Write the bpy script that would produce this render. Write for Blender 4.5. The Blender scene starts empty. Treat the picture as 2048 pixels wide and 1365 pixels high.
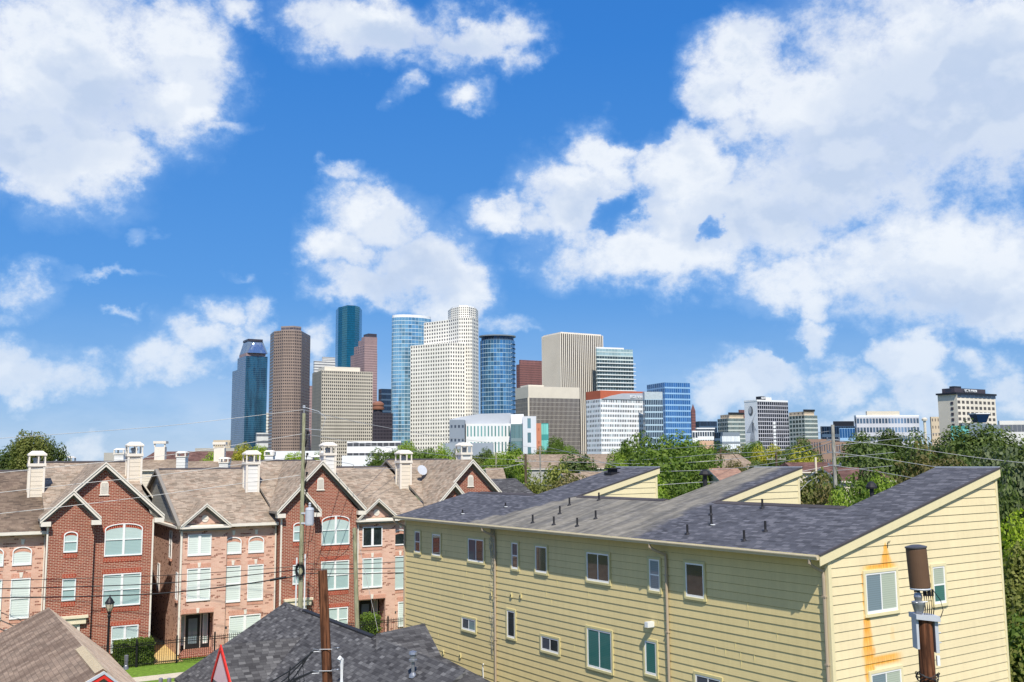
import bpy, math, random
import numpy as np
from mathutils import Vector, Matrix
R = math.radians
scene = bpy.context.scene
COL = scene.collection
random.seed(7)

# ------------------------------------------------------------------ camera
F_PX, CX, CY, PITCH, ROLL, EYE = 1942.65, 1024.0, 682.5, 0.12279, -0.008524, 12.5
_r = np.array([1, 0, 0.]); _f = np.array([0, math.cos(PITCH), math.sin(PITCH)]); _u = np.array([0, -math.sin(PITCH), math.cos(PITCH)])
_r, _u = math.cos(ROLL) * _r + math.sin(ROLL) * _u, -math.sin(ROLL) * _r + math.cos(ROLL) * _u
CAM = np.array([0, 0, EYE])
cam_d = bpy.data.cameras.new('camera'); cam = bpy.data.objects.new('camera', cam_d); COL.objects.link(cam)
cam_d.sensor_width = 36; cam_d.lens = F_PX * 36 / 2048; cam_d.clip_start = 0.5; cam_d.clip_end = 20000
cam.matrix_world = Matrix(((_r[0], _u[0], -_f[0], 0), (_r[1], _u[1], -_f[1], 0), (_r[2], _u[2], -_f[2], EYE), (0, 0, 0, 1)))
scene.camera = cam

def ray(x, y): return _f + _r * (x - CX) / F_PX - _u * (y - CY) / F_PX
def at(x, y, Y): d = ray(x, y); return CAM + d * (Y / d[1])
def atz(x, y, z): d = ray(x, y); return CAM + d * ((z - EYE) / d[2])
def on_plane(x, y, p0, n): d = ray(x, y); return CAM + d * (((np.array(p0) - CAM) @ n) / (d @ n))

# ------------------------------------------------------------------ sun, sky, exposure
SUN_AZ, SUN_EL = 171.0, 51.5
SUN_STRENGTH, SKY_STRENGTH = 4.95, 0.11
sd = bpy.data.lights.new('sun', 'SUN'); sd.energy = SUN_STRENGTH; sd.angle = R(0.5); sd.color = (1, 0.93, 0.82)
sun = bpy.data.objects.new('sun', sd); COL.objects.link(sun)
sv = Vector((math.cos(R(SUN_EL)) * math.sin(R(SUN_AZ)), math.cos(R(SUN_EL)) * math.cos(R(SUN_AZ)), math.sin(R(SUN_EL))))
sun.rotation_euler = sv.to_track_quat('Z', 'Y').to_euler(); sun.location = (0, -20, 60)
scene.view_settings.view_transform = 'Standard'; scene.view_settings.look = 'None'
scene.view_settings.exposure = 0.12; scene.view_settings.gamma = 1
scene.cycles.max_bounces = 6; scene.cycles.diffuse_bounces = 2; scene.cycles.glossy_bounces = 3
scene.cycles.transparent_max_bounces = 6; scene.cycles.caustics_reflective = False; scene.cycles.caustics_refractive = False

class NT:
    def __init__(s, tree): s.t = tree; s.n = tree.nodes; s.l = tree.links
    def new(s, typ, **kw):
        n = s.n.new(typ)
        for k, v in kw.items(): setattr(n, k, v)
        return n
    def put(s, sock, v):
        if isinstance(v, bpy.types.NodeSocket): s.l.new(v, sock)
        elif v is not None: sock.default_value = v
    def m(s, op, a, b=None, c=None, clamp=False):
        n = s.new('ShaderNodeMath', operation=op, use_clamp=clamp)
        for i, v in enumerate((a, b, c)):
            if v is not None: s.put(n.inputs[i], v)
        return n.outputs[0]
    def v(s, op, a, b=None, c=None):
        n = s.new('ShaderNodeVectorMath', operation=op)
        s.put(n.inputs[0], a)
        if b is not None: s.put(n.inputs[1], b)
        if c is not None: s.put(n.inputs[2], c)
        return n.outputs['Value'] if op in ('LENGTH', 'DOT_PRODUCT', 'DISTANCE') else n.outputs[0]
    def mix(s, f, a, b, bt='MIX'):
        n = s.new('ShaderNodeMix', data_type='RGBA', blend_type=bt)
        s.put(n.inputs[0], f); s.put(n.inputs[6], c4(a)); s.put(n.inputs[7], c4(b)); return n.outputs[2]
    def sep(s, v): n = s.new('ShaderNodeSeparateXYZ'); s.put(n.inputs[0], v); return n.outputs
    def comb(s, x, y, z): n = s.new('ShaderNodeCombineXYZ'); [s.put(n.inputs[i], q) for i, q in enumerate((x, y, z))]; return n.outputs[0]
    def noise(s, vec, scale, detail=4, rough=.55, dist=0):
        n = s.new('ShaderNodeTexNoise'); s.put(n.inputs['Vector'], vec); n.inputs['Scale'].default_value = scale
        n.inputs['Detail'].default_value = detail; n.inputs['Roughness'].default_value = rough; n.inputs['Distortion'].default_value = dist
        return n.outputs
    def smooth(s, x, a, b):
        n = s.new('ShaderNodeMapRange', interpolation_type='SMOOTHSTEP'); s.put(n.inputs[0], x)
        s.put(n.inputs[1], a); s.put(n.inputs[2], b); return n.outputs[0]
    def lin(s, x, a, b, c=0., d=1.):
        n = s.new('ShaderNodeMapRange'); s.put(n.inputs[0], x)
        for i, q in enumerate((a, b, c, d)): n.inputs[i + 1].default_value = q
        return n.outputs[0]
def c4(c):
    if isinstance(c, (tuple, list)) and len(c) == 3: return (*c, 1.0)
    return c

# px centre x, y and radii of every cloud lobe, turned into azimuth / elevation on the sky
CLOUDS = [(130,110,250,190),(320,70,110,100),(100,300,190,110),(240,310,90,70),(330,170,80,90),(400,238,90,16),(480,18,75,32),(20,390,70,30),
 (760,50,190,70),(950,80,120,48),(640,25,80,40),(870,115,110,28),(800,140,60,18),(950,185,60,34),(810,190,26,30),
 (745,460,110,75),(745,410,55,38),(830,530,140,75),(900,595,85,55),(670,520,75,60),(700,370,40,24),(770,590,150,40),(640,600,60,25),
 (1850,180,320,230),(1700,330,320,150),(1480,440,250,120),(1215,310,85,70),(1130,400,120,85),(1010,440,95,48),(1330,510,250,65),
 (1590,560,140,60),(1900,520,270,120),(1510,140,120,80),(1600,210,170,100),(1440,200,75,85),(1980,600,110,60),(1255,290,50,40),(1370,330,120,90),(1640,610,40,45),
 (70,740,105,60),(30,695,60,48),(160,750,60,20),(330,745,100,65),(400,700,75,50),(430,640,45,38),(485,640,30,60),(60,568,60,32),(200,553,90,9),
 (20,600,40,22),(150,885,80,26),(262,635,34,9),(640,715,38,55),(1500,740,105,55),(1450,785,75,45),(1630,680,50,55),(1690,765,95,42),
 (1820,720,60,55),(1850,790,55,50),(1960,735,60,34),(1000,655,80,18),(1060,668,50,10),(460,538,30,9),(285,468,22,18),(1720,830,200,30),(2010,780,60,40)]
SHADES = [(1930,250,230,110),(1740,340,230,75),(1560,430,150,55),(60,280,170,60),(200,190,90,60),(850,90,120,30),(1850,610,120,40),(780,560,90,50),(1230,420,110,40)]
HOLES = [(1240,420,46,30),(1425,450,26,22),(1560,690,40,18),(1290,230,60,45)]
world = bpy.data.worlds.new('World'); scene.world = world; world.use_nodes = True
def build_world():
    w = NT(world.node_tree); w.n.clear()
    out = w.new('ShaderNodeOutputWorld'); bg = w.new('ShaderNodeBackground'); w.l.new(bg.outputs[0], out.inputs[0])
    bg.inputs[1].default_value = SKY_STRENGTH
    sky = w.new('ShaderNodeTexSky', sky_type='NISHITA', sun_disc=False)
    sky.sun_elevation = R(SUN_EL); sky.sun_rotation = R(SUN_AZ); sky.air_density = 1.0; sky.dust_density = 0.2; sky.ozone_density = 3.0; sky.altitude = 0
    g = w.new('ShaderNodeTexCoord').outputs['Generated']
    d = w.v('NORMALIZE', g); x, y, z = w.sep(d)
    az = w.m('ARCTAN2', x, y); el = w.m('ARCSINE', z)
    # deep clear blue: pull the sky's own colour towards saturated blue with height
    hs = w.new('ShaderNodeHueSaturation'); w.put(hs.inputs['Color'], sky.outputs[0]); w.put(hs.inputs['Saturation'], w.lin(el, 0.0, 0.5, 1.35, 1.5)); w.put(hs.inputs['Value'], w.lin(el, 0.0, 0.6, 0.8, 1.05))
    rp = w.new('ShaderNodeValToRGB'); w.put(rp.inputs[0], w.m('DIVIDE', el, R(40), clamp=True)); er = rp.color_ramp.elements
    for i, (p_, c_) in enumerate([(0, (168, 203, 241)), (.08, (130, 182, 243)), (.25, (96, 162, 240)), (.6, (70, 141, 230)), (1, (50, 120, 214))]):
        e_ = er[i] if i < 2 else er.new(p_)
        e_.position = p_; e_.color = (*[((q / 255 + .055) / 1.055) ** 2.4 for q in c_], 1)
    rs = w.v('SCALE', rp.outputs[0], None); rs.node.inputs['Scale'].default_value = .84 / SKY_STRENGTH
    blue = w.mix(.8, hs.outputs[0], rs)
    P = w.comb(az, el, 0)
    n1 = w.noise(w.v('MULTIPLY', d, (1, 1, 1.35)), 9, 3, .5)[1]
    n2 = w.noise(w.v('MULTIPLY', d, (1, 1, 1.2)), 42, 5, .6)[1]
    wrp = w.v('ADD', w.v('MULTIPLY', w.v('SUBTRACT', n1, (.5, .5, .5)), (.11, .09, 0)), w.v('MULTIPLY', w.v('SUBTRACT', n2, (.5, .5, .5)), (.042, .036, 0)))
    Q = w.v('ADD', P, wrp)
    def field(lst, grow=1.0):
        acc = None
        for (cx, cy, rx, ry) in lst:
            r_ = ray(cx, cy); r_ = r_ / np.linalg.norm(r_)
            a, e = math.atan2(r_[0], r_[1]), math.asin(r_[2])
            s = F_PX * .97
            o = w.v('MULTIPLY', w.v('SUBTRACT', Q, (a, e, 0)), (s / (rx * grow), s / (ry * grow), 0))
            pk = max(.1, min(1.0, (min(rx, ry) - 4) / 44.)) if grow <= 1 else 1.0
            v = w.m('MULTIPLY_ADD', w.v('DOT_PRODUCT', o, o), -(.35 + .65 * pk), pk)
            acc = v if acc is None else w.m('MAXIMUM', acc, v)
        return acc
    dens = w.m('MAXIMUM', w.m('SUBTRACT', field(CLOUDS, 1.0), .08), -1.5)
    hol = w.m('MAXIMUM', field(HOLES, 1.25), 0.0)
    def billow(v):
        a = w.noise(w.v('MULTIPLY', v, (1, 1, 1.25)), 14, 12, .63)[0]; b = w.noise(w.v('MULTIPLY', v, (1, 1, 1.2)), 52, 8, .7)[0]
        return w.m('ADD', w.m('MULTIPLY', a, .68), w.m('MULTIPLY', b, .32))
    fb = billow(d)
    soft = lambda v: w.noise(w.v('MULTIPLY', v, (1, 1, 1.3)), 11, 5, .5)[0]
    fs = soft(d); fs_up = soft(w.v('ADD', d, (.008, -.004, .02)))
    # broken cloud over the rest of the sky, out of the frame
    far = w.noise(w.v('MULTIPLY', d, (1, 1, 2.2)), 3.2, 8, .6)[0]
    farm = w.m('MULTIPLY', w.smooth(w.m('ABSOLUTE', az), .56, .75), w.lin(far, .45, .62, -1.2, 1.0))
    farm = w.m('ADD', farm, w.m('MULTIPLY', w.smooth(w.m('ABSOLUTE', az), .75, .56), -1.5))
    dens = w.m('MAXIMUM', dens, farm)
    dens = w.m('SUBTRACT', dens, w.m('MULTIPLY', hol, 1.1))
    dd = w.m('ADD', w.m('MULTIPLY', dens, w.lin(dens, 0.0, .6, 1.0, 1.35)), w.m('MULTIPLY', w.m('SUBTRACT', fb, .5), 4.2))
    alpha = w.m('MULTIPLY', w.m('POWER', w.smooth(dd, -0.85, 1.25), 1.25), w.lin(el, .02, .2, .82, 1.0))
    sh0 = w.noise(w.v('MULTIPLY', d, (1, 1, 2.5)), 6.0, 6, .6)[0]
    thin = w.smooth(w.m('ADD', dens, w.m('MULTIPLY', w.m('SUBTRACT', fb, .5), 1.5)), -1.0, 0.6)
    alpha = w.m('MAXIMUM', alpha, w.m('MULTIPLY', thin, w.m('MULTIPLY', w.noise(w.v('MULTIPLY', d, (1, 1, 3)), 7, 6, .6)[0], .5)))
    alpha = w.m('MAXIMUM', alpha, w.m('MULTIPLY', w.smooth(el, .16, .0), w.lin(sh0, .35, .65, .1, .55)))
    # tops turned to the sun stay bright, undersides and thick cores fall to grey blue
    relief = w.m('SUBTRACT', fs, fs_up)
    sh = w.noise(w.v('MULTIPLY', w.v('ADD', d, (0, 0, .02)), (1, 1, 1.8)), 3.6, 5, .5)[0]
    core = w.m('MULTIPLY', w.smooth(dd, .8, 2.0), w.smooth(sh, .58, .40))
    zone = w.m('MULTIPLY', w.smooth(w.m('ADD', field(SHADES, 1.3), w.m('MULTIPLY', w.m('SUBTRACT', fs, .5), 2.0)), -.5, .9), .85)
    core = w.m('MAXIMUM', core, zone)
    k = w.m('MULTIPLY', w.m('ADD', w.m('MULTIPLY', w.smooth(relief, .03, -.07), .26), w.m('MULTIPLY', core, .62)), w.smooth(dd, .1, 1.2), clamp=True)
    white = w.mix(k, (0.84, 0.88, 0.93), (0.42, 0.54, 0.75))
    white = w.mix(w.smooth(alpha, .8, .05), white, (.50, .70, .97))
    white = w.mix(w.smooth(el, 0.26, 0.0), white, w.mix(.35, white, (.55, .68, .86)))
    cl = w.v('SCALE', white, None)
    scn = cl.node; scn.inputs['Scale'].default_value = 1.0 / SKY_STRENGTH
    alpha = w.m('MULTIPLY', alpha, .97)
    final = w.mix(alpha, blue, cl)
    w.l.new(final, bg.inputs[0])
build_world()

# ------------------------------------------------------------------ mesh builder
class MB:
    def __init__(s, T=None): s.v = []; s.f = []; s.m = []; s.uv = []; s.g = []; s.gi = 0; s.T = T; s.flip = T is not None and T.to_3x3().determinant() < 0
    def poly(s, pts, m=0, uv=None):
        b = len(s.v)
        for p in pts:
            p = Vector([float(q) for q in p]); s.v.append(s.T @ p if s.T is not None else p)
        idx = list(range(b, b + len(pts)))
        if s.flip: idx.reverse(); uv = uv[::-1] if uv else uv
        s.f.append(idx); s.m.append(m); s.uv.append(uv); s.g.append(s.gi)
    def box(s, x0, x1, y0, y1, z0, z1, m=0):
        a = [(x0,y0,z0),(x1,y0,z0),(x1,y1,z0),(x0,y1,z0),(x0,y0,z1),(x1,y0,z1),(x1,y1,z1),(x0,y1,z1)]
        for q in ((0,3,2,1),(4,5,6,7),(0,1,5,4),(1,2,6,5),(2,3,7,6),(3,0,4,7)): s.poly([a[i] for i in q], m)
    def hexa(s, a, m=0):  # 8 points, bottom ring then top ring
        for q in ((0,3,2,1),(4,5,6,7),(0,1,5,4),(1,2,6,5),(2,3,7,6),(3,0,4,7)): s.poly([a[i] for i in q], m)
    def slab(s, top, th, m=0, m2=None):  # polygon with thickness th straight down
        m2 = m if m2 is None else m2
        bot = [(p[0], p[1], p[2] - th) for p in top]
        s.poly(top, m); s.poly(bot[::-1], m2)
        n = len(top)
        for i in range(n):
            j = (i + 1) % n; s.poly([top[i], bot[i], bot[j], top[j]], m2)
    def prism(s, pts, axis, a0, a1, m=0):  # 2D polygon extruded along axis ('x': pts are (y,z); 'y': (x,z); 'z': (x,y))
        def P(p, a): return (a, p[0], p[1]) if axis == 'x' else ((p[0], a, p[1]) if axis == 'y' else (p[0], p[1], a))
        A = [P(p, a0) for p in pts]; B = [P(p, a1) for p in pts]; n = len(pts)
        s.poly(A if axis != 'y' else A, m); s.poly(B[::-1], m)
        for i in range(n):
            j = (i + 1) % n; s.poly([A[i], B[i], B[j], A[j]], m)
    def tube(s, pts, r, n=6, m=0, cap=True):
        pts = [Vector([float(q) for q in p]) for p in pts]; rs = r if isinstance(r, (list, tuple)) else [r] * len(pts)
        rings = []
        for i, p in enumerate(pts):
            t = (pts[min(i + 1, len(pts) - 1)] - pts[max(i - 1, 0)])
            if t.length < 1e-9: t = Vector((0, 0, 1))
            t.normalize(); a = t.cross(Vector((0, 0, 1)))
            if a.length < .05: a = t.cross(Vector((1, 0, 0)))
            a.normalize(); b = t.cross(a)
            rings.append([p + (a * math.cos(k * 2 * math.pi / n) + b * math.sin(k * 2 * math.pi / n)) * rs[i] for k in range(n)])
        for i in range(len(rings) - 1):
            for k in range(n):
                j = (k + 1) % n; s.poly([rings[i][k], rings[i][j], rings[i + 1][j], rings[i + 1][k]], m)
        if cap: s.poly(rings[0][::-1], m); s.poly(rings[-1], m)
    def lathe(s, c, prof, n=12, m=0):  # prof: (r, z)
        rings = [[(c[0] + r_ * math.cos(k * 2 * math.pi / n), c[1] + r_ * math.sin(k * 2 * math.pi / n), c[2] + z_) for k in range(n)] for r_, z_ in prof]
        for i in range(len(rings) - 1):
            for k in range(n):
                j = (k + 1) % n; s.poly([rings[i][k], rings[i][j], rings[i + 1][j], rings[i + 1][k]], m)
        s.poly(rings[0][::-1], m); s.poly(rings[-1], m)
    def cut(s): s.gi += 1
    def each(s, name, mats, parent=None, smooth=False):
        """one object for every piece begun with cut()"""
        out = []
        for g in sorted(set(s.g)):
            q = MB()
            for f, m, uv, gg in zip(s.f, s.m, s.uv, s.g):
                if gg == g: q.poly([s.v[i] for i in f], m, uv)
            out.append(q.build(name, mats, parent, smooth))
        return out
    def build(s, name, mats, parent=None, smooth=False):
        me = bpy.data.meshes.new(name)
        me.from_pydata([tuple(v) for v in s.v], [], s.f)
        mats = mats if isinstance(mats, (list, tuple)) else [mats]
        for mm in mats: me.materials.append(mm)
        uvl = me.uv_layers.new(name='UVMap').data
        for pi, p in enumerate(me.polygons):
            p.material_index = s.m[pi]; p.use_smooth = smooth
            uv = s.uv[pi]
            if uv is None:
                n = p.normal; t = Vector((-n.y, n.x, 0))
                if t.length < 1e-3: t = Vector((1, 0, 0))
                t.normalize(); b = n.cross(t)
                for li in p.loop_indices:
                    co = me.vertices[me.loops[li].vertex_index].co; uvl[li].uv = (co.dot(t), co.dot(b))
            else:
                for q, li in zip(uv, p.loop_indices): uvl[li].uv = q
        o = bpy.data.objects.new(name, me); COL.objects.link(o)
        if parent: o.parent = parent
        return o
def empty(name, loc=(0, 0, 0), rz=0.0, label=None, cat=None, group=None, kind=None, parent=None):
    o = bpy.data.objects.new(name, None); COL.objects.link(o); o.location = [float(q) for q in loc]; o.rotation_euler = (0, 0, rz)
    o.empty_display_size = .3
    if parent: o.parent = parent
    return tag(o, label, cat, group, kind)
def tag(o, label=None, cat=None, group=None, kind=None):
    if label: o['label'] = label
    if cat: o['category'] = cat
    if group: o['group'] = group
    if kind: o['kind'] = kind
    return o
def copy_tree(o, parent=None):
    c = o.copy(); COL.objects.link(c)
    if parent: c.parent = parent; c.matrix_parent_inverse = o.matrix_parent_inverse.copy()
    for ch in list(o.children): copy_tree(ch, c)
    return c

# ------------------------------------------------------------------ materials
def srgb(r, g, b):
    f = lambda c: (c / 255 / 12.92) if c / 255 <= .04045 else ((c / 255 + .055) / 1.055) ** 2.4
    return (f(r), f(g), f(b))
MATS = {}
def new_mat(name):
    m = bpy.data.materials.new(name); m.use_nodes = True; t = NT(m.node_tree); t.n.clear()
    o = t.new('ShaderNodeOutputMaterial'); b = t.new('ShaderNodeBsdfPrincipled'); t.l.new(b.outputs[0], o.inputs[0])
    return m, t, b, o
def bump(t, b, h, strength=.3, dist=.02):
    n = t.new('ShaderNodeBump'); n.inputs['Strength'].default_value = strength; n.inputs['Distance'].default_value = dist
    t.put(n.inputs['Height'], h); t.l.new(n.outputs[0], b.inputs['Normal'])
def plain(name, col, rough=.7, metal=0., var=.12, scale=3., spec=.3, streak=False):
    m, t, b, o = new_mat(name)
    co = t.new('ShaderNodeTexCoord').outputs['Object']
    if streak: co = t.v('MULTIPLY', co, (1, 1, .12))
    n = t.noise(co, scale, 5, .6)[0]; n2 = t.noise(co, scale * 9, 3, .6)[0]
    k = t.m('ADD', t.lin(n, .3, .7, 1 - var, 1 + var), t.lin(n2, .3, .7, -var * .4, var * .4))
    t.put(b.inputs['Base Color'], t.v('SCALE', c4(col)[:3], None)); sc = b.inputs['Base Color'].links[0].from_node
    t.put(sc.inputs['Scale'], k)
    b.inputs['Roughness'].default_value = rough; b.inputs['Metallic'].default_value = metal; b.inputs['Specular IOR Level'].default_value = spec
    return m
def bricks(name, c1, c2, c3, mortar, bw=.28, bh=.092, mo=.016, soldier=False, patch=.0):
    m, t, b, o = new_mat(name)
    uv = t.new('ShaderNodeTexCoord').outputs['UV']
    if soldier: x, y, z = t.sep(uv); uv = t.comb(y, x, 0)
    br = t.new('ShaderNodeTexBrick'); t.put(br.inputs['Vector'], uv); br.offset = .5
    br.inputs['Scale'].default_value = 1; br.inputs['Mortar Size'].default_value = mo / 2; br.inputs['Mortar Smooth'].default_value = .1; br.inputs['Bias'].default_value = 0
    br.inputs['Brick Width'].default_value = bw; br.inputs['Row Height'].default_value = bh
    t.put(br.inputs['Color1'], c4(c1)); t.put(br.inputs['Color2'], c4(c2)); t.put(br.inputs['Mortar'], c4(mortar))
    x, y, z = t.sep(uv)
    row = t.m('FLOOR', t.m('DIVIDE', y, bh)); off = t.m('MULTIPLY', t.m('FLOORED_MODULO', row, 2.0), .5)
    cid = t.comb(t.m('FLOOR', t.m('ADD', t.m('DIVIDE', x, bw), off)), row, 0)
    wn = t.new('ShaderNodeTexWhiteNoise', noise_dimensions='2D'); t.put(wn.inputs['Vector'], cid)
    f = t.m('GREATER_THAN', wn.outputs['Value'], 1 - patch) if patch else 0.0
    col = br.outputs['Color']
    if patch:
        f = t.m('MULTIPLY', f, t.m('SUBTRACT', 1.0, br.outputs['Fac'])); col = t.mix(f, col, c3)
    n = t.noise(uv, .7, 5, .6)[0]; col = t.mix(1., col, t.comb(t.lin(n, .3, .7, .86, 1.1), t.lin(n, .3, .7, .85, 1.1), t.lin(n, .3, .7, .84, 1.1)), 'MULTIPLY')
    t.put(b.inputs['Base Color'], col); b.inputs['Roughness'].default_value = .85; b.inputs['Specular IOR Level'].default_value = .2
    bump(t, b, t.m('SUBTRACT', 1.0, br.outputs['Fac']), .4, .01)
    return m
def shingles(name, cols, tw=.33, th=.2, stain_or_shade=None, bmp=.5, edge=.35, patchy=.25):
    m, t, b, o = new_mat(name)
    uv = t.new('ShaderNodeTexCoord').outputs['UV']
    x, y, z = t.sep(uv)
    row = t.m('FLOOR', t.m('DIVIDE', y, th))
    wr = t.new('ShaderNodeTexWhiteNoise', noise_dimensions='1D'); t.put(wr.inputs['W'], row)
    xs = t.m('ADD', t.m('DIVIDE', x, tw), t.m('MULTIPLY', wr.outputs['Value'], 3.0))
    cid = t.m('FLOOR', xs)
    wn = t.new('ShaderNodeTexWhiteNoise', noise_dimensions='2D'); t.put(wn.inputs['Vector'], t.comb(cid, row, 0))
    rp = t.new('ShaderNodeValToRGB'); rp.color_ramp.interpolation = 'LINEAR'
    els = rp.color_ramp.elements
    for i, c in enumerate(cols):
        e = els[i] if i < 2 else els.new(1.0)
    for i, c in enumerate(cols): els[i].position = i / (len(cols) - 1)
    for i, c in enumerate(cols): els[i].color = c4(c)
    t.put(rp.inputs[0], wn.outputs['Value']); col = rp.outputs[0]
    fy = t.m('FRACT', t.m('DIVIDE', y, th)); fx = t.m('FRACT', xs)
    edg = t.m('MAXIMUM', t.smooth(fy, .14, .0), t.m('MULTIPLY', t.m('MAXIMUM', t.smooth(fx, .07, 0.), t.smooth(fx, .93, 1.)), .7))
    col = t.mix(t.m('MULTIPLY', edg, edge), col, tuple(c * .35 for c in cols[0]))
    n = t.noise(uv, .45, 6, .62)[0]
    k = t.lin(n, .3, .7, 1 - patchy, 1 + patchy)
    gr = t.noise(uv, 45, 2, .6)[0]; k = t.m('MULTIPLY', k, t.lin(gr, .3, .7, .85, 1.15))
    if stain_or_shade: col = stain_or_shade(t, uv, col)
    col = t.v('SCALE', col, None); sc = col.node; t.put(sc.inputs['Scale'], k)
    t.put(b.inputs['Base Color'], col); b.inputs['Roughness'].default_value = .9; b.inputs['Specular IOR Level'].default_value = .15
    h = t.m('ADD', t.m('MULTIPLY', t.m('SUBTRACT', 1.0, fy), 1.0), t.m('MULTIPLY', wn.outputs['Value'], .5))
    bump(t, b, h, bmp, .012)
    return m
def facade(name, wall, glass, ux=(.2, .8), uy=(.25, .8), rough=.12, metal=0., wrough=.8, var=.35, blinds=0., blindcol=(.5, .5, .48), gspec=.8, wmetal=0., streaky=0., tint2=None):
    """wall with a grid of windows, one cell per UV unit (columns across, storeys up)"""
    m, t, b, o = new_mat(name)
    uv = t.new('ShaderNodeTexCoord').outputs['UV']; x, y, z = t.sep(uv)
    fx, fy = t.m('FRACT', x), t.m('FRACT', y)
    ms = t.m('MULTIPLY', t.m('MULTIPLY', t.m('GREATER_THAN', fx, ux[0]), t.m('LESS_THAN', fx, ux[1])), t.m('MULTIPLY', t.m('GREATER_THAN', fy, uy[0]), t.m('LESS_THAN', fy, uy[1])))
    wn = t.new('ShaderNodeTexWhiteNoise', noise_dimensions='2D'); t.put(wn.inputs['Vector'], t.comb(t.m('FLOOR', x), t.m('FLOOR', y), 0))
    r1 = wn.outputs['Value']; gl = t.v('SCALE', c4(glass)[:3], None); t.put(gl.node.inputs['Scale'], t.lin(r1, 0, 1, 1 - var, 1 + var))
    if tint2:
        big = t.noise(t.v('MULTIPLY', uv, (.11, .05, 1)), 1.0, 4, .6)[0]; gl = t.mix(t.smooth(big, .42, .62), gl, tint2)
    if blinds: gl = t.mix(t.m('GREATER_THAN', r1, 1 - blinds), gl, blindcol)
    co = t.new('ShaderNodeTexCoord').outputs['Object']
    n = t.noise(t.v('MULTIPLY', co, (1, 1, .25)), .08, 5, .6)[0]; wl = t.v('SCALE', c4(wall)[:3], None); t.put(wl.node.inputs['Scale'], t.lin(n, .3, .7, .9, 1.08))
    t.put(b.inputs['Base Color'], t.mix(ms, wl, gl))
    t.put(b.inputs['Roughness'], t.lin(ms, 0, 1, wrough, rough)); t.put(b.inputs['Metallic'], t.lin(ms, 0, 1, wmetal, metal))
    t.put(b.inputs['Specular IOR Level'], t.lin(ms, 0, 1, .25, gspec))
    bump(t, b, t.m('SUBTRACT', 1.0, ms), .6, .3)
    return m
def pane(name, col, kind='blind', rough=.5, spec=.8, pitch=.05):
    """window pane: what stands behind the glass (blind slats, shade or a dark room) under a clear coat"""
    m, t, b, o = new_mat(name)
    uv = t.new('ShaderNodeTexCoord').outputs['UV']; x, y, z = t.sep(uv)
    c = c4(col)[:3]
    if kind == 'blind':
        fy = t.m('FRACT', t.m('DIVIDE', y, pitch)); g = t.m('ADD', t.smooth(fy, .0, .25), 0.0)
        k = t.lin(g, 0, 1, .62, 1.05)
    elif kind == 'room':
        k = t.lin(t.noise(uv, 1.3, 3, .6)[0], .3, .7, .5, 1.5)
    else: k = t.lin(t.noise(uv, .8, 2, .5)[0], .3, .7, .9, 1.1)
    s = t.v('SCALE', c, None); t.put(s.node.inputs['Scale'], k); t.put(b.inputs['Base Color'], s)
    b.inputs['Roughness'].default_value = rough; b.inputs['Specular IOR Level'].default_value = .3
    b.inputs['Coat Weight'].default_value = spec; b.inputs['Coat Roughness'].default_value = .02; b.inputs['Coat IOR'].default_value = 1.6
    return m
def wood(name, col, dark, scale=4.):
    m, t, b, o = new_mat(name)
    co = t.new('ShaderNodeTexCoord').outputs['Object']
    n = t.noise(t.v('MULTIPLY', co, (6, 6, .35)), scale, 6, .65)[0]; n2 = t.noise(co, .9, 4, .6)[0]
    f = t.m('ADD', t.m('MULTIPLY', t.smooth(n, .38, .62), .75), t.m('MULTIPLY', t.smooth(n2, .4, .65), .25))
    t.put(b.inputs['Base Color'], t.mix(f, dark, col)); b.inputs['Roughness'].default_value = .85; b.inputs['Specular IOR Level'].default_value = .2
    bump(t, b, n, .6, .02); return m
def leaf_mat(name, c1, c2, trans=.3):
    m, t, b, o = new_mat(name)
    a = t.new('ShaderNodeAttribute'); a.attribute_name = 'tint'; f = a.outputs['Fac']
    b.inputs['Roughness'].default_value = .55; b.inputs['Specular IOR Level'].default_value = .25
    oi = t.new('ShaderNodeObjectInfo').outputs['Random']
    col = t.mix(f, c1, c2); s = t.v('SCALE', col, None); t.put(s.node.inputs['Scale'], t.lin(oi, 0, 1, .85, 1.18))
    t.put(b.inputs['Base Color'], s)
    tr = t.new('ShaderNodeBsdfTranslucent'); t.put(tr.inputs[0], t.mix(1., s, (1.1, 1.25, .6), 'MULTIPLY'))
    mx = t.new('ShaderNodeMixShader'); mx.inputs[0].default_value = trans
    t.l.new(b.outputs[0], mx.inputs[1]); t.l.new(tr.outputs[0], mx.inputs[2]); t.l.new(mx.outputs[0], o.inputs[0])
    return m

M = {}
M['red_brick'] = bricks('red brick', srgb(150, 76, 58), srgb(130, 62, 48), srgb(110, 48, 38), srgb(204, 180, 158), .30, .10, .022)
M['red_soldier'] = bricks('red soldier brick', srgb(150, 56, 40), srgb(165, 62, 42), srgb(110, 44, 36), srgb(205, 160, 135), .24, .09, .018, soldier=True)
M['pink_brick'] = bricks('pink brick', srgb(220, 180, 160), srgb(210, 166, 146), srgb(146, 94, 78), srgb(220, 198, 180), .24, .09, .012, patch=.14)
M['pink_soldier'] = bricks('pink soldier brick', srgb(206, 150, 128), srgb(198, 140, 118), srgb(150, 84, 66), srgb(220, 190, 170), .24, .085, .014, soldier=True)
M['white_trim'] = plain('white painted trim', srgb(226, 219, 206), .55, var=.04)
M['cream_trim'] = plain('cream stone trim', srgb(226, 214, 186), .7, var=.06)
M['grey_trim'] = plain('grey trim and painted soffit shade', srgb(140, 134, 124), .7, var=.05)  # also used under the gable rakes, where its grey stands in for shade
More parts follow.
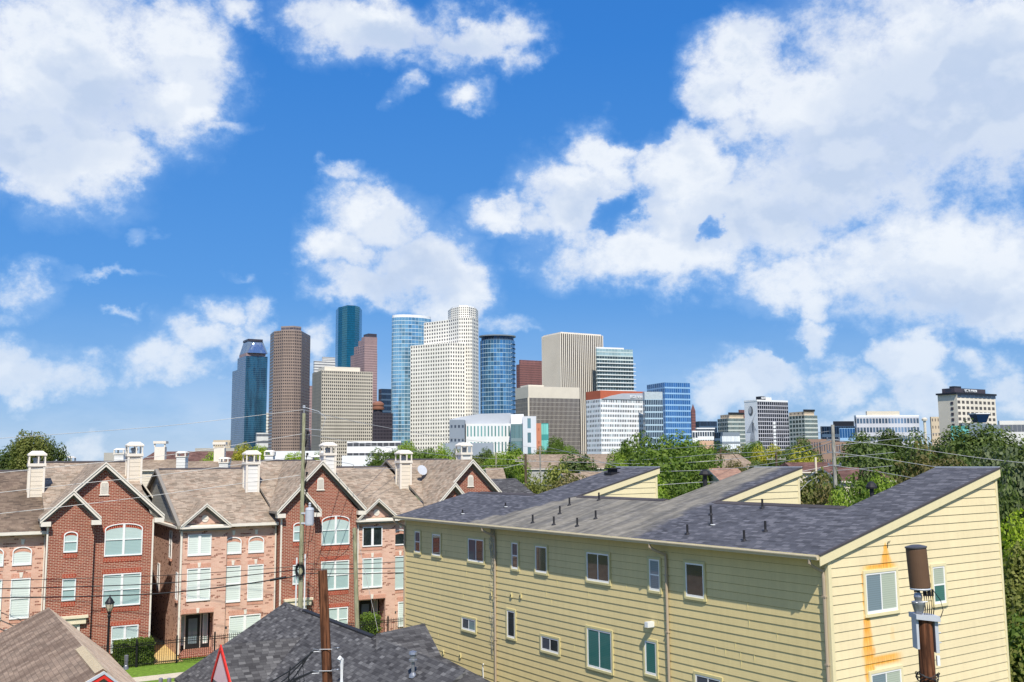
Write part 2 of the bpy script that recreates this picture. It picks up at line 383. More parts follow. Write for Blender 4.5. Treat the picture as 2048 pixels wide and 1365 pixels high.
M['brown_shingle'] = shingles('weathered brown shingles', [srgb(128, 114, 98), srgb(152, 138, 122), srgb(172, 156, 138), srgb(146, 126, 108)], .34, .2, edge=.45)
M['taupe_shingle'] = shingles('taupe shingles', [srgb(120, 104, 88), srgb(148, 130, 110), srgb(165, 148, 128), srgb(136, 116, 98)], .34, .2, edge=.4)
M['stained_shingle'] = shingles('algae stained shingles', [srgb(92, 80, 70), srgb(116, 100, 86), srgb(128, 112, 96), srgb(104, 88, 76)], .34, .2, edge=.35, patchy=.35)
M['black_shingle'] = shingles('charcoal shingles', [srgb(58, 57, 58), srgb(78, 77, 78), srgb(94, 93, 93), srgb(68, 67, 68), srgb(116, 115, 114)], .3, .15, edge=.6, patchy=.12)
def moss(t, uv, col):
    co = t.new('ShaderNodeTexCoord').outputs['Object']; x, y, z = t.sep(co)
    n = t.noise(co, .9, 3, .5)[0]
    step = t.m('MULTIPLY', t.m('FLOOR', t.m('MULTIPLY', x, 1.15)), .87)
    a = t.smooth(t.m('ADD', y, t.m('ADD', t.m('MULTIPLY', n, 1.2), t.m('MULTIPLY', step, .55))), 21.7, 21.2)
    bb = t.smooth(t.m('ADD', y, t.m('ADD', t.m('MULTIPLY', n, 1.6), t.m('MULTIPLY', step, -.15))), 9.5, 10.3)
    lighten = t.noise(t.v('MULTIPLY', co, (.35, 2.2, 1)), .9, 5, .6)[0]
    old = t.mix(t.smooth(lighten, .35, .65), srgb(98, 95, 86), srgb(148, 141, 124))
    old = t.mix(.35, old, t.mix(1., col, (1.8, 1.72, 1.5), 'MULTIPLY'))
    return t.mix(t.m('MULTIPLY', a, bb), col, old)
M['slate_shingle'] = shingles('slate blue shingles', [srgb(66, 67, 72), srgb(88, 89, 96), srgb(78, 79, 85), srgb(110, 110, 116), srgb(72, 73, 79)], .3, .145, stain_or_shade=moss, edge=.6, patchy=.1)
def siding_mat(name, col):
    m, t, b, o = new_mat(name); co = t.new('ShaderNodeTexCoord').outputs['Object']; x, y, z = t.sep(co)
    rw_ = t.m('FLOOR', t.m('DIVIDE', t.m('SUBTRACT', 9.29, z), .287)); a = t.m('ADD', x, y)
    w1 = t.new('ShaderNodeTexWhiteNoise', noise_dimensions='1D'); t.put(w1.inputs['W'], rw_)
    seg = t.m('FLOOR', t.m('DIVIDE', t.m('ADD', a, t.m('MULTIPLY', w1.outputs['Value'], 3.66)), 3.66))
    wn = t.new('ShaderNodeTexWhiteNoise', noise_dimensions='2D'); t.put(wn.inputs['Vector'], t.comb(rw_, seg, 0))
    st = t.noise(t.v('MULTIPLY', co, (2.5, 2.5, .3)), 1.6, 6, .65)[0]; pa = t.noise(co, .35, 4, .6)[0]; gr = t.noise(t.v('MULTIPLY', co, (1, 1, 12)), 3, 3, .6)[0]
    k = t.m('ADD', t.lin(wn.outputs['Value'], 0, 1, .965, 1.02), t.m('ADD', t.lin(st, .3, .7, -.055, .035), t.m('ADD', t.lin(pa, .3, .7, -.04, .04), t.lin(gr, .3, .7, -.02, .02))))
    s_ = t.v('SCALE', srgb(*col), None); t.put(s_.node.inputs['Scale'], k); t.put(b.inputs['Base Color'], s_); b.inputs['Roughness'].default_value = .75; b.inputs['Specular IOR Level'].default_value = .25
    bump(t, b, gr, .15, .004); return m, t, b, co, (x, y, z), s_
M['siding_yellow'] = siding_mat('khaki yellow fibre cement siding', (222, 203, 148))[0]
M['lap_gap'] = plain('dark gap under lap boards', srgb(140, 126, 78), .9)
M['trim_yellow'] = plain('pale yellow trim board', srgb(226, 214, 172), .7, var=.03)
M['trim_olive'] = plain('khaki trim board', srgb(206, 196, 146), .7, var=.03)
M['gutter'] = plain('beige aluminium gutter', srgb(205, 190, 158), .5, var=.06)
M['downspout'] = plain('tan downspout', srgb(176, 160, 138), .55, var=.08, streak=True)
M['white_vinyl'] = plain('white vinyl window frame', srgb(238, 238, 236), .4, var=.02)
M['lap_white'] = None
def lapsiding(name, col, pitch=.18):
    m, t, b, o = new_mat(name)
    uv = t.new('ShaderNodeTexCoord').outputs['UV']; x, y, z = t.sep(uv)
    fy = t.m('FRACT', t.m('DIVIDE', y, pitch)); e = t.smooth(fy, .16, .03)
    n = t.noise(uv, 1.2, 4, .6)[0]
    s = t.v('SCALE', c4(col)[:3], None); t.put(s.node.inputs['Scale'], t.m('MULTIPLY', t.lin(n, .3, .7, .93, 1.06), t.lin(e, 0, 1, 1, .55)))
    t.put(b.inputs['Base Color'], s); b.inputs['Roughness'].default_value = .7; bump(t, b, t.m('SUBTRACT', 1., fy), .5, .02)
    return m
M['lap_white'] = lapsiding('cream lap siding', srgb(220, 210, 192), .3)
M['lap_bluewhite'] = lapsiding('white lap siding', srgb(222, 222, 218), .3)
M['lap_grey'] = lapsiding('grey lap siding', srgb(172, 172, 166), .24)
M['blind_green'] = pane('pale blinds behind tinted glass', srgb(186, 204, 200), 'blind', pitch=.09)
M['blind_low'] = pane('blinds behind the lower sash', srgb(160, 186, 184), 'blind', pitch=.09)
M['blind_white'] = pane('white shutters behind glass', srgb(212, 222, 216), 'blind', pitch=.14, spec=.5)
M['blind_teal'] = pane('closed blinds behind teal glass', srgb(58, 112, 106), 'blind', pitch=.07, spec=1.)
M['blind_grey'] = pane('grey blinds behind glass', srgb(120, 138, 148), 'blind', pitch=.07, spec=1.)
M['blind_pale'] = pane('pale blinds behind clear glass', srgb(176, 186, 170), 'blind', pitch=.07, spec=.8)
M['screen_dark'] = pane('dark insect screen', srgb(74, 78, 88), 'plain', spec=.4)
M['glass_dark'] = pane('dark window glass', srgb(38, 46, 48), 'room', rough=.1, spec=1.)
M['door_black'] = plain('black painted door', srgb(40, 42, 44), .35, var=.1)
M['iron'] = plain('black iron', srgb(30, 30, 32), .5, var=.1)
M['black_rubber'] = plain('black rubber', srgb(40, 40, 43), .6, var=.1)
M['galv'] = plain('galvanised steel', srgb(150, 154, 160), .35, .6, var=.15, scale=8)
M['grey_paint'] = plain('light grey paint', srgb(184, 190, 198), .45, var=.05)
M['pole_green'] = wood('treated pale green pole wood', srgb(176, 176, 146), srgb(120, 120, 92))
M['pole_brown'] = wood('dark brown pole wood', srgb(132, 86, 60), srgb(46, 28, 20), 2.2)
M['pole_grey'] = wood('weathered grey pole wood', srgb(186, 184, 174), srgb(120, 118, 110))
M['radome'] = plain('brown radome', srgb(100, 76, 58), .6, var=.06)
M['radome_cap'] = plain('dark grey radome cap', srgb(76, 76, 80), .4, var=.05)
M['pvc'] = plain('white plastic pipe', srgb(225, 228, 228), .4, var=.04)
M['red_paint'] = plain('red painted board', srgb(214, 50, 42), .6, var=.14, scale=9)
M['pink_board'] = plain('faded pinkish white board', srgb(232, 206, 208), .7, var=.05)
M['wire_dark'] = plain('black cable', srgb(34, 36, 40), .6, var=.1)
M['wire_light'] = plain('bare aluminium wire', srgb(186, 186, 184), .5, .2, var=.05)
M['grass'] = plain('lawn', srgb(104, 134, 44), .95, var=.35, scale=4)
M['concrete'] = plain('concrete', srgb(200, 190, 170), .85, var=.1)
M['asphalt'] = plain('asphalt', (.055, .055, .058), .9, var=.15)
M['ground'] = plain('grassy ground', srgb(96, 102, 66), .95, var=.35, scale=.05)
M['mulch'] = plain('yellowish gravel', srgb(206, 178, 120), .95, var=.2, scale=6)
M['bark'] = wood('tree bark', srgb(120, 104, 84), srgb(62, 52, 42))
M['stone_light'] = plain('light stone', srgb(214, 212, 204), .8, var=.06, scale=.1)
M['roof_dark'] = plain('dark roofing', srgb(74, 70, 72), .9, var=.2, scale=.3)
M['roof_white'] = plain('white membrane roof', srgb(232, 232, 230), .6, var=.05, scale=.2)
M['brown_tile'] = shingles('dark brown roof tiles', [srgb(90, 66, 60), srgb(108, 80, 72), srgb(120, 92, 84)], .5, .4, edge=.4)

# yellow wall with its rust runs: (x centre, z top, z bottom, half width top, half width bottom) on the right wall
RUST = [(2.98, 9.66, 8.80, .03, .40), (2.62, 9.0, 8.84, .85, .95), (1.74, 8.82, 7.42, .09, .10), (1.80, 7.44, 6.1, .14, .34), (1.84, 6.35, 5.2, .32, .26),
        (2.55, 6.06, 5.78, .95, 1.0), (3.1, 6.9, 6.5, .1, .14)]
def rusty():
    m, t, b, co, (x, y, z), base = siding_mat('pale yellow siding with rust runs', (231, 215, 174))
    wob = t.m('MULTIPLY', t.m('SUBTRACT', t.noise(t.v('MULTIPLY', co, (3, 1, .5)), 3, 5, .65)[0], .5), .22)
    acc = None
    for (xc, zt, zb, wt, wb) in RUST:
        k = t.lin(z, zt, zb, 0, 1); hw = t.lin(k, 0, 1, wt, wb)
        dx = t.m('ABSOLUTE', t.m('ADD', t.m('SUBTRACT', x, xc), wob))
        e = t.smooth(t.m('DIVIDE', dx, hw), 1.25, .55)
        e = t.m('MULTIPLY', e, t.m('MULTIPLY', t.smooth(z, zt + .05, zt - .08), t.smooth(z, zb - .12, zb + .04)))
        if (zt, zb) == (6.9, 6.5): e = t.m('MULTIPLY', e, .25)
        acc = e if acc is None else t.m('MAXIMUM', acc, e)
    st = t.noise(t.v('MULTIPLY', co, (9, 1, .6)), 2.5, 4, .6)[0]
    acc = t.m('MULTIPLY', acc, t.lin(st, .3, .55, .8, 1.0))
    ph = t.m('FRACT', t.m('DIVIDE', t.m('SUBTRACT', 9.29, z), .287)); acc = t.m('MULTIPLY', acc, t.lin(ph, 0, 1, .95, .72))
    acc = t.m('MULTIPLY', acc, t.smooth(y, .3, .1))
    t.put(b.inputs['Base Color'], t.mix(acc, base, t.mix(t.smooth(st, .4, .65), srgb(240, 176, 30), srgb(224, 136, 10))))
    b.inputs['Roughness'].default_value = .75; return m
M['siding_rust'] = rusty()
LEAF = {k: leaf_mat(k + ' foliage', a, c, tr) for k, a, c, tr in [
    ('oak', (.045, .080, .020), (.165, .220, .055), .3), ('green', (.065, .125, .018), (.215, .300, .050), .38), ('bright', (.12, .21, .022), (.38, .48, .07), .42),
    ('olive', (.10, .13, .028), (.31, .32, .08), .38), ('yellow', (.24, .26, .03), (.62, .55, .07), .4), ('autumn', (.075, .095, .026), (.27, .21, .085), .35),
    ('greygreen', (.075, .10, .045), (.20, .24, .12), .3), ('lime', (.26, .38, .025), (.50, .60, .06), .45), ('hedge', (.07, .135, .02), (.21, .30, .05), .35)]}

# ------------------------------------------------------------------ ground, lawn, pavement
def sheet(name, pts, m, z):
    mb = MB(); mb.poly([(p[0], p[1], z) for p in pts], 0); o = mb.build(name, m); tag(o, kind='structure'); return o
sheet('ground', [(-6000, -300), (6000, -300), (6000, 9000), (-6000, 9000)], M['ground'], 0)
TH = empty  # alias
ROW_O = np.array([-21.744, 65.607, 0.]); ROW_R = R(90 - 60.6)
RX = np.array([math.sin(R(60.6)), math.cos(R(60.6)), 0]); RY = np.array([-math.cos(R(60.6)), math.sin(R(60.6)), 0])
def row(u, v, z=0.): return ROW_O + RX * u + RY * v + np.array([0, 0, z])
def rowsheet(name, u0, u1, v0, v1, m, z): return sheet(name, [row(u0, v0), row(u1, v0), row(u1, v1), row(u0, v1)], m, z)
rowsheet('lawn', -22, 26, -5.2, 0, M['grass'], .012)
rowsheet('sidewalk', -22, 26, -6.6, -5.2, M['concrete'], .02)
rowsheet('road', -60, 60, -16, -8.4, M['asphalt'], .008)
rowsheet('verge', -22, 26, -8.2, -6.6, M['grass'], .012)
rowsheet('gravel_path', -2.05, -.3, -1.9, 9, M['mulch'], .03)
def kerb():
    mb = MB(); 
    for a, b_ in ((-8.4, -8.2),):
        P = [row(-60, a), row(60, a), row(60, b_), row(-60, b_)]
        mb.hexa([(*p[:2], 0) for p in P] + [(*p[:2], .13) for p in P])
    tag(mb.build('kerb', M['concrete']), kind='structure')
kerb()

# ------------------------------------------------------------------ windows on any wall: coordinates (a along, d out of the wall, z up)
FRONT = Matrix(((1, 0, 0, 0), (0, -1, 0, 0), (0, 0, 1, 0), (0, 0, 0, 1)))
LEFT = Matrix(((0, -1, 0, 0), (1, 0, 0, 0), (0, 0, 1, 0), (0, 0, 0, 1)))
def moved(T, a, d, z): return T @ Matrix.Translation((a, d, z))
def arch_top(x0, x1, z1, rise, n=10):
    c = (x0 + x1) / 2; h = (x1 - x0) / 2
    return [(c + h * math.cos(t), z1 - rise + rise * math.sin(t)) for t in [math.pi * k / n for k in range(n + 1)]]
def window(parent, T, x0, x1, z0, z1, kind='double', rise=0., trim=None, tw=.07, frame=None, glass=None, glass2=None, depth=.05, name='window'):
    """frame and muntins as one mesh, each pane a child"""
    frame = frame or M['white_vinyl']; glass = glass or M['blind_green']; glass2 = glass2 or glass
    mb = MB(T); fw = .06
    mats = [frame, trim or frame]
    if trim:
        mb.box(x0 - tw, x0, 0, depth, z0 - tw, z1 + tw, 1); mb.box(x1, x1 + tw, 0, depth, z0 - tw, z1 + tw, 1)
        mb.box(x0, x1, 0, depth, z1, z1 + tw, 1); mb.box(x0 - .01, x1 + .01, 0, depth + .02, z0 - tw, z0, 1)
        d = depth - .015
    else: d = depth
    if rise:
        outer = arch_top(x0, x1, z1, rise); inner = arch_top(x0 + fw, x1 - fw, z1 - fw, rise * .92)
        for i in range(len(outer) - 1):
            a, b_, c, e = outer[i], outer[i + 1], inner[i + 1], inner[i]
            mb.hexa([(a[0], 0, a[1]), (a[0], d, a[1]), (e[0], d, e[1]), (e[0], 0, e[1]), (b_[0], 0, b_[1]), (b_[0], d, b_[1]), (c[0], d, c[1]), (c[0], 0, c[1])])
        mb.box(x0, x0 + fw, 0, d, z0, z1 - rise); mb.box(x1 - fw, x1, 0, d, z0, z1 - rise)
    else:
        mb.box(x0, x0 + fw, 0, d, z0, z1); mb.box(x1 - fw, x1, 0, d, z0, z1); mb.box(x0 + fw, x1 - fw, 0, d, z1 - fw, z1)
    mb.box(x0 + fw, x1 - fw, 0, d, z0, z0 + fw * 1.4)
    zm, xm = (z0 + z1) / 2 - .02, (x0 + x1) / 2; cells = []
    X0, X1, Z0, Z1 = x0 + fw, x1 - fw, z0 + fw * 1.4, z1 - fw
    if kind == 'double': mb.box(X0, X1, 0, d - .008, zm, zm + .05); cells = [(X0, X1, Z0, zm), (X0, X1, zm + .05, Z1)]
    elif kind == 'slider': mb.box(xm - .025, xm + .025, 0, d - .008, Z0, Z1); cells = [(X0, xm - .025, Z0, Z1), (xm + .025, X1, Z0, Z1)]
    elif kind == 'pair':
        mb.box(xm - .07, xm + .07, 0, d - .004, Z0, Z1); cells = []
        for a, b_ in ((X0, xm - .07), (xm + .07, X1)):
            mb.box(a, b_, 0, d - .012, zm, zm + .04); cells += [(a, b_, Z0, zm), (a, b_, zm + .04, Z1)]
    elif kind == 'casement': mb.box(xm - .09, xm + .09, 0, d - .004, Z0, Z1); cells = [(X0, xm - .09, Z0, Z1), (xm + .09, X1, Z0, Z1)]
    else: cells = [(X0, X1, Z0, Z1)]
    w = mb.build(name, mats, parent)
    for i, (a, b_, c, e) in enumerate(cells):
        pb = MB(T)
        if rise and e == Z1:
            top = arch_top(X0, X1, z1 - fw, rise * .92, 14); top = [p for p in top if a - 1e-6 <= p[0] <= b_ + 1e-6]
            def zt(xx): tt = math.acos(max(-1, min(1, (xx - (X0 + X1) / 2) / ((X1 - X0) / 2)))); return z1 - fw - rise * .92 * (1 - math.sin(tt))
            pts = [(a, c), (b_, c), (b_, zt(b_))] + [p for p in top if a + .01 < p[0] < b_ - .01] + [(a, zt(a))]
            pb.poly([(p[0], .02, p[1]) for p in pts])
        else: pb.poly([(a, .02, c), (b_, .02, c), (b_, .02, e), (a, .02, e)])
        pb.build('pane', glass if i % 2 == 0 else glass2, w)
    return w

# ------------------------------------------------------------------ the yellow sided building
YK = np.array([10.021, 31.666, 0.]); YA = np.array([math.sin(R(-33.83)), math.cos(R(-33.83)), 0]); YB = np.array([math.sin(R(56.17)), math.cos(R(56.17)), 0])
def yleft(x, y): p = on_plane(x, y, YK, YB) - YK; return float(p @ YA), float(p[2])      # (t, z) on the long wall
def yright(x, y): p = on_plane(x, y, YK, YA) - YK; return float(p @ YB), float(p[2])
RZ0, RS = 9.59, .249
def roofz(x): return RZ0 + RS * x
def yroof(x, y):
    n = np.array([0, 0, 1]) - RS * YB; p = on_plane(x, y, YK + np.array([0, 0, RZ0]), n) - YK
    return float(p @ YB), float(p @ YA), float(p[2])
def yellow_building():
    E = empty('sided_building', YK, R(33.83), 'large pale yellow lap-sided three-storey building with a slate shed roof', 'building')
    L, W, X = 28.95, 9.95, .287
    # inner body, then lapped boards outside it
    def planks(mb, T, a0, a1, z_lo, z_hi, m, clip=None):
        k = math.floor((9.29 - z_hi) / X) - 1
        for i in range(k, 60):
            zb = 9.29 - X * (i + 1); zt = min(zb + X, z_hi)
            if zb >= z_hi: continue
            if zt <= z_lo: break
            def edge(z, zz0=a0):
                return max(a0, clip(z)) if clip else a0
            eb, et = edge(zb), edge(zt)
            if eb >= a1 - .02: continue
            et = min(et, a1 - .01)
            P = [(eb, .03, zb), (a1, .03, zb), (a1, .006, zt), (et, .006, zt)]
            if clip and eb <= a0 + 1e-6 and et > a0 + 1e-6:
                zc = RZ0 - .1 + RS * a0; zc = min(max(zc, zb), zt); dd = .03 - .024 * (zc - zb) / X
                P = [(a0, .03, zb), (a1, .03, zb), (a1, .006, zt), (et, .006, zt), (a0, dd, zc)]
            mb.poly([T @ Vector(p) for p in P], m)
            mb.poly([T @ Vector(p) for p in [(eb, 0, zb), (a1, 0, zb), (a1, .03, zb), (eb, .03, zb)]], m)
            mb.poly([T @ Vector(p) for p in [(eb + .01, .0085, zb - .013), (a1, .0085, zb - .013), (a1, .0085, zb), (eb + .01, .0085, zb)]], 1)
    w = MB()
    w.box(0, W, 0, L, 0, 9.35)
    w.prism([(0, 9.35), (W, 9.35), (W, roofz(W) - .12), (0, 9.45)], 'y', 0, 2.5)
    for a, b_ in ((9.35, 12.06), (18.95, 22.35)):
        w.prism([(0, 9.35), (W, 9.35), (W, roofz(W) - .12), (0, 9.45)], 'y', a, b_)
    for a, b_ in ((2.5, 9.35), (12.06, 18.95), (22.35, 28.95)):
        w.prism([(0, 9.35), (W, 9.35), (4.4, roofz(4.4) - .12), (0, 9.45)], 'y', a, b_)
    w.build('wall', M['siding_yellow'], E)
    lw = MB(); planks(lw, LEFT, .09, L - .09, 0, 9.4, 0); lw.build('siding', [M['siding_yellow'], M['lap_gap']], E)
    rw = MB(); planks(rw, FRONT, .12, W - .1, 0, roofz(W) - .1, 0, clip=lambda z: (z - (RZ0 - .1)) / RS)
    rw.build('siding', [M['siding_rust'], M['lap_gap']], E)
    for y0 in (9.35, 18.95):
        wd = MB()
        T = moved(FRONT, 0, -y0, 0); planks(wd, T, 4.4, W - .1, 9.6, roofz(W) - .1, 0, clip=lambda z: (z - (RZ0 - .1)) / RS)
        wd.build('siding', [M['trim_yellow'], M['lap_gap']], E)
    cb = MB()
    cb.box(-.035, 0, -.035, .1, 0, 9.4); cb.cut(); cb.box(0, .12, -.035, 0, 0, 9.55); cb.cut(); cb.box(W - .1, W + .03, -.035, 0, 0, roofz(W) - .2); cb.cut(); cb.box(-.035, 0, L - .1, L + .035, 0, 9.4)
    for y0 in (9.35, 18.95): cb.cut(); cb.box(W - .1, W + .03, y0 - .035, y0 + .03, 9, roofz(W) - .2)
    cb.each('corner_board', M['trim_yellow'], E)
    # butt joints between boards
    jb = MB(LEFT)
    for (px, py) in ((1496, 1215), (1499, 1250), (1482, 1315), (1484, 1345), (1093, 1200), (1103, 1213), (917, 1305), (927, 1200), (1510, 1330)):
        t, z = yleft(px, py); k = round((9.29 - z) / X); z = 9.29 - X * k; jb.cut(); jb.box(t - .006, t + .006, 0, .034, z, z + X - .01)
        rj = random.Random(9)
    for q_ in range(26): t = rj.uniform(.8, 28.); k = rj.randint(6, 22); z = 9.29 - X * k; jb.cut(); jb.box(t - .004, t + .004, 0, .031, z, z + X - .01)
    jb.each('board_joint', M['trim_olive'], E)
    # roof
    rf = MB(); xe, yr, yl, T = -.52, -.1, L + .35, .14
    def plane(y0, y1, x1): rf.slab([(xe, y0, roofz(xe)), (x1, y0, roofz(x1)), (x1, y1, roofz(x1)), (xe, y1, roofz(xe))], T, 0, 1)
    for a, b_, x1 in ((yr, 2.55, 10.05), (2.55, 9.25, 4.45), (9.25, 12.1, 10.05), (12.1, 18.85, 4.45), (18.85, 22.4, 10.05), (22.4, yl, 4.45)): plane(a, b_, x1)
    for a, b_ in ((2.55, 9.25), (12.1, 18.85), (22.4, yl)):
        z = roofz(4.45); rf.slab([(4.453, a + .02, z), (10.05, a + .02, z - 1.3), (10.05, b_ - .02, z - 1.3), (4.453, b_ - .02, z)], T, 0, 1)
    rf.build('roof', [M['slate_shingle'], M['trim_yellow']], E)
    rc = MB()
    for a, b_ in ((2.6, 9.05), (12.2, 18.6), (22.5, 28.0)):
        rc.cut(); z = roofz(4.45); rc.prism([(4.2, z - .05 + .01), (4.45, z + .05), (4.7, z - .04), (4.7, z - .1), (4.2, z - .1)], 'y', a, b_)
    rc.each('ridge_cap', M['roof_dark'], E)
    fa = MB()
    for y0, x0 in ((yr, xe), (9.25, 4.3), (18.85, 4.3)):
        fa.cut(); z0, z1 = roofz(x0) - .04, roofz(10.05) - .04
        fa.hexa([(x0, y0 - .03, z0 - .3), (10.08, y0 - .03, z1 - .3), (10.08, y0 - .002, z1 - .3), (x0, y0 - .002, z0 - .3), (x0, y0 - .03, z0), (10.08, y0 - .03, z1), (10.08, y0 - .002, z1), (x0, y0 - .002, z0)])
    fa.each('rake_board', M['trim_yellow'], E)
    de = MB()
    for y0, x0 in ((yr, xe), (9.25, 4.3), (18.85, 4.3)):
        de.cut(); z0, z1 = roofz(x0), roofz(10.05)
        de.hexa([(x0, y0 - .05, z0 - .036), (10.1, y0 - .05, z1 - .036), (10.1, y0 + .05, z1 - .036), (x0, y0 + .05, z0 - .036), (x0, y0 - .05, z0 + .015), (10.1, y0 - .05, z1 + .015), (10.1, y0 + .05, z1 + .015), (x0, y0 + .05, z0 + .015)])
    de.each('drip_edge', M['roof_dark'], E)
    pf = MB()
    for a, b_ in ((yr, 2.55), (9.25, 12.1), (18.85, 22.4)): pf.cut(); pf.box(10.04, 10.12, a, b_, roofz(10.05) - .2, roofz(10.05) + .04)
    pf.each('metal_coping', M['grey_paint'], E)
    sf = MB(); sf.poly([(xe + .02, yr, 9.33), (xe + .02, yl, 9.33), (0, yl, 9.43), (0, yr, 9.43)]); sf.build('soffit', M['trim_olive'], E)
    gu = MB(); z = roofz(xe)
    gu.prism([(xe - .02, z - .03), (xe - .14, z - .03), (xe - .14, z - .06), (xe - .11, z - .13), (xe - .11, z - .15), (xe - .02, z - .15)], 'y', yr, yl)
    gu.build('gutter', M['gutter'], E)
    # downspouts
    for px, dirn in ((1336, 1), (993, 1), (1655, 0), (813, 1)):
        t = yleft(px, 1150)[0]
        if px == 1655: t = .12
        if px == 813: t = L - .05
        d = MB(); zz = roofz(xe) - .15
        off = .35 if dirn else .12
        d.tube([(xe - .06, t + off, zz + .02), (xe - .06, t + off, zz - .12), (xe + .05, t + off * .8, zz - .22), (-.09, t + .02, zz - .42), (-.09, t, zz - .6), (-.09, t, .1)], .055, 8)
        for zc in (8.1, 6.0, 4.0): d.box(-.15, -.03, t - .065, t + .065, zc, zc + .05)
        d.build('downspout', M['downspout'], E)
    # windows on the long wall, from the outer corner of the trim
    wl = [((829.7, 1058.6), (843.3, 1110), 'double', M['screen_dark'], M['glass_dark']), ((864.5, 1064), (884, 1117), 'fixed', M['glass_dark'], None),
          ((935.9, 1072.5), (971, 1131), 'slider', M['screen_dark'], M['glass_dark']), ((1022.6, 1080.5), (1040, 1144), 'double', M['screen_dark'], M['glass_dark']),
          ((1070, 1087), (1098, 1152.5), 'fixed', M['glass_dark'], None), ((1172, 1099), (1223.4, 1173), 'slider', M['glass_dark'], M['glass_dark']),
          ((1296.3, 1112), (1325.5, 1189.5), 'double', M['blind_grey'], M['blind_grey']), ((1368.5, 1119), (1414.5, 1204.5), 'fixed', M['glass_dark'], None),
          ((923.5, 1229.5), (954.6, 1270), 'slider', M['screen_dark'], M['blind_grey']), ((1013.7, 1215.5), (1033.8, 1283), 'fixed', M['glass_dark'], None),
          ((1081.6, 1266), (1122, 1314.5), 'slider', M['screen_dark'], M['glass_dark']), ((1173, 1249.5), (1228.8, 1352), 'slider', M['blind_teal'], M['blind_teal']),
          ((1288, 1274.5), (1319, 1359), 'fixed', M['blind_teal'], None), ((1389, 1341), (1449, 1420), 'slider', M['screen_dark'], M['screen_dark'])]
    for (a, b_, kind, g1, g2) in wl:
        t1, z1 = yleft(*a); t0, z0 = yleft(*b_)
        window(E, moved(LEFT, 0, .02, 0), min(t0, t1) + .09, max(t0, t1) - .09, z0 + .1, z1 - .1, kind, trim=M['trim_olive'], tw=.09, glass=g2 or g1, glass2=g1, depth=.05)
    for (a, b_, kind, g1, g2) in [((1723.3, 1142), (1797.4, 1226.5), 'slider', M['blind_grey'], M['blind_pale']), ((1858, 1129), (1894, 1211.7), 'double', M['blind_teal'], M['blind_pale']),
                                  ((1735, 1343), (1808, 1428), 'slider', M['blind_grey'], M['blind_pale'])]:
        x0, z1 = yright(*a); x1, z0 = yright(*b_)
        window(E, moved(FRONT, 0, .02, 0), x0 + .1, x1 - .1, z0 + .12, z1 - .1, kind, trim=M['trim_yellow'], tw=.1, glass=g1, glass2=g2, depth=.05)
    # pipes on the roof
    for i, (px, py) in enumerate([(1065.5, 1046), (1107.8, 1050), (1119.8, 1028), (1139, 1011), (1154.6, 1053), (1191.5, 1038), (1198, 1001), (1422, 1030), (1423, 1050), (1525, 1017), (1531, 1063), (1488.6, 1082), (1375, 1069), (1011, 1014), (925, 1028)]):
        x, y, z = yroof(px, py); h = .4 if i < 13 else .25
        v = MB(); v.lathe((x, y, z - .03), [(.12, 0), (.12, .02), (.05, .09), (.043, .1), (.043, h), (.03, h)], 10)
        v.build('vent_pipe', M['black_rubber'], E)
        if i in (8, 13, 14):
            v = MB(); v.lathe((x - .05, y - .12, z + .0), [(.1, 0), (.09, .02)], 8); v.build('flashing', M['pvc'], E)
    for (px, py, r_, h) in ((1225, 948, .28, .3), (1418, 975, .17, .55), (1785, 975, .13, .3)):
        x, y, z = yroof(px, py)
        if px == 1418: x, y = yroof(1425, 985)[:2]; x, y, z = 6.9, 12.25, roofz(6.9) - .1
        if px == 1785: x, y = 6.2, 2.75; z = roofz(6.2) - .1
        v = MB()
        if px == 1225:
            v.box(x - .35, x + .35, y - .3, y + .3, z - .05, z + .08); v.box(x - .2, x + .2, y - .18, y + .18, z + .08, z + .26); v.box(x - .34, x + .34, y - .3, y + .3, z + .26, z + .32)
        else: v.lathe((x, y, z), [(r_ * .6, 0), (r_ * .6, h), (r_ * 1.5, h), (r_ * 1.6, h + .06), (r_ * 1.1, h + .2), (r_ * .3, h + .28)], 14)
        v.build('roof_vent', M['black_rubber'], E)
    # flood lamp and small wall boxes
    t, z = yleft(1304, 1250)
    fl = MB(LEFT); fl.box(t - .16, t + .02, .02, .36, z - .06, z + .14); fl.box(t - .12, t - .04, .0, .05, z - .1, z + .1); fl.build('flood_lamp', M['pvc'], E)
    for (px, py) in ((1294, 1250), (1024, 1191), (1043, 1192), (984, 1188), (888, 1305), (922, 1312)):
        t, z = yleft(px, py); bx = MB(LEFT); bx.box(t - .06, t + .06, .02, .09, z - .1, z + .1); bx.box(t - .03, t + .03, .09, .1, z - .06, z + .04, 1); bx.build('wall_box', [M['trim_olive'], M['iron']], E)
    t, z = yleft(969, 1345); hv = MB(LEFT); hv.tube([(t, .05, z - .6), (t, .1, z + .35), (t - .12, .14, z + .42)], .03, 6); hv.build('wall_pipe', M['pvc'], E)
    # rusty nail hook above the rust run
    x, z = yright(1773, 1084); nk = MB(FRONT); nk.tube([(x, .03, z - .2), (x - .01, .06, z), (x + .13, .06, z + .02)], .012, 5); nk.build('wall_hook', M['iron'], E)
    return E
yellow_building()
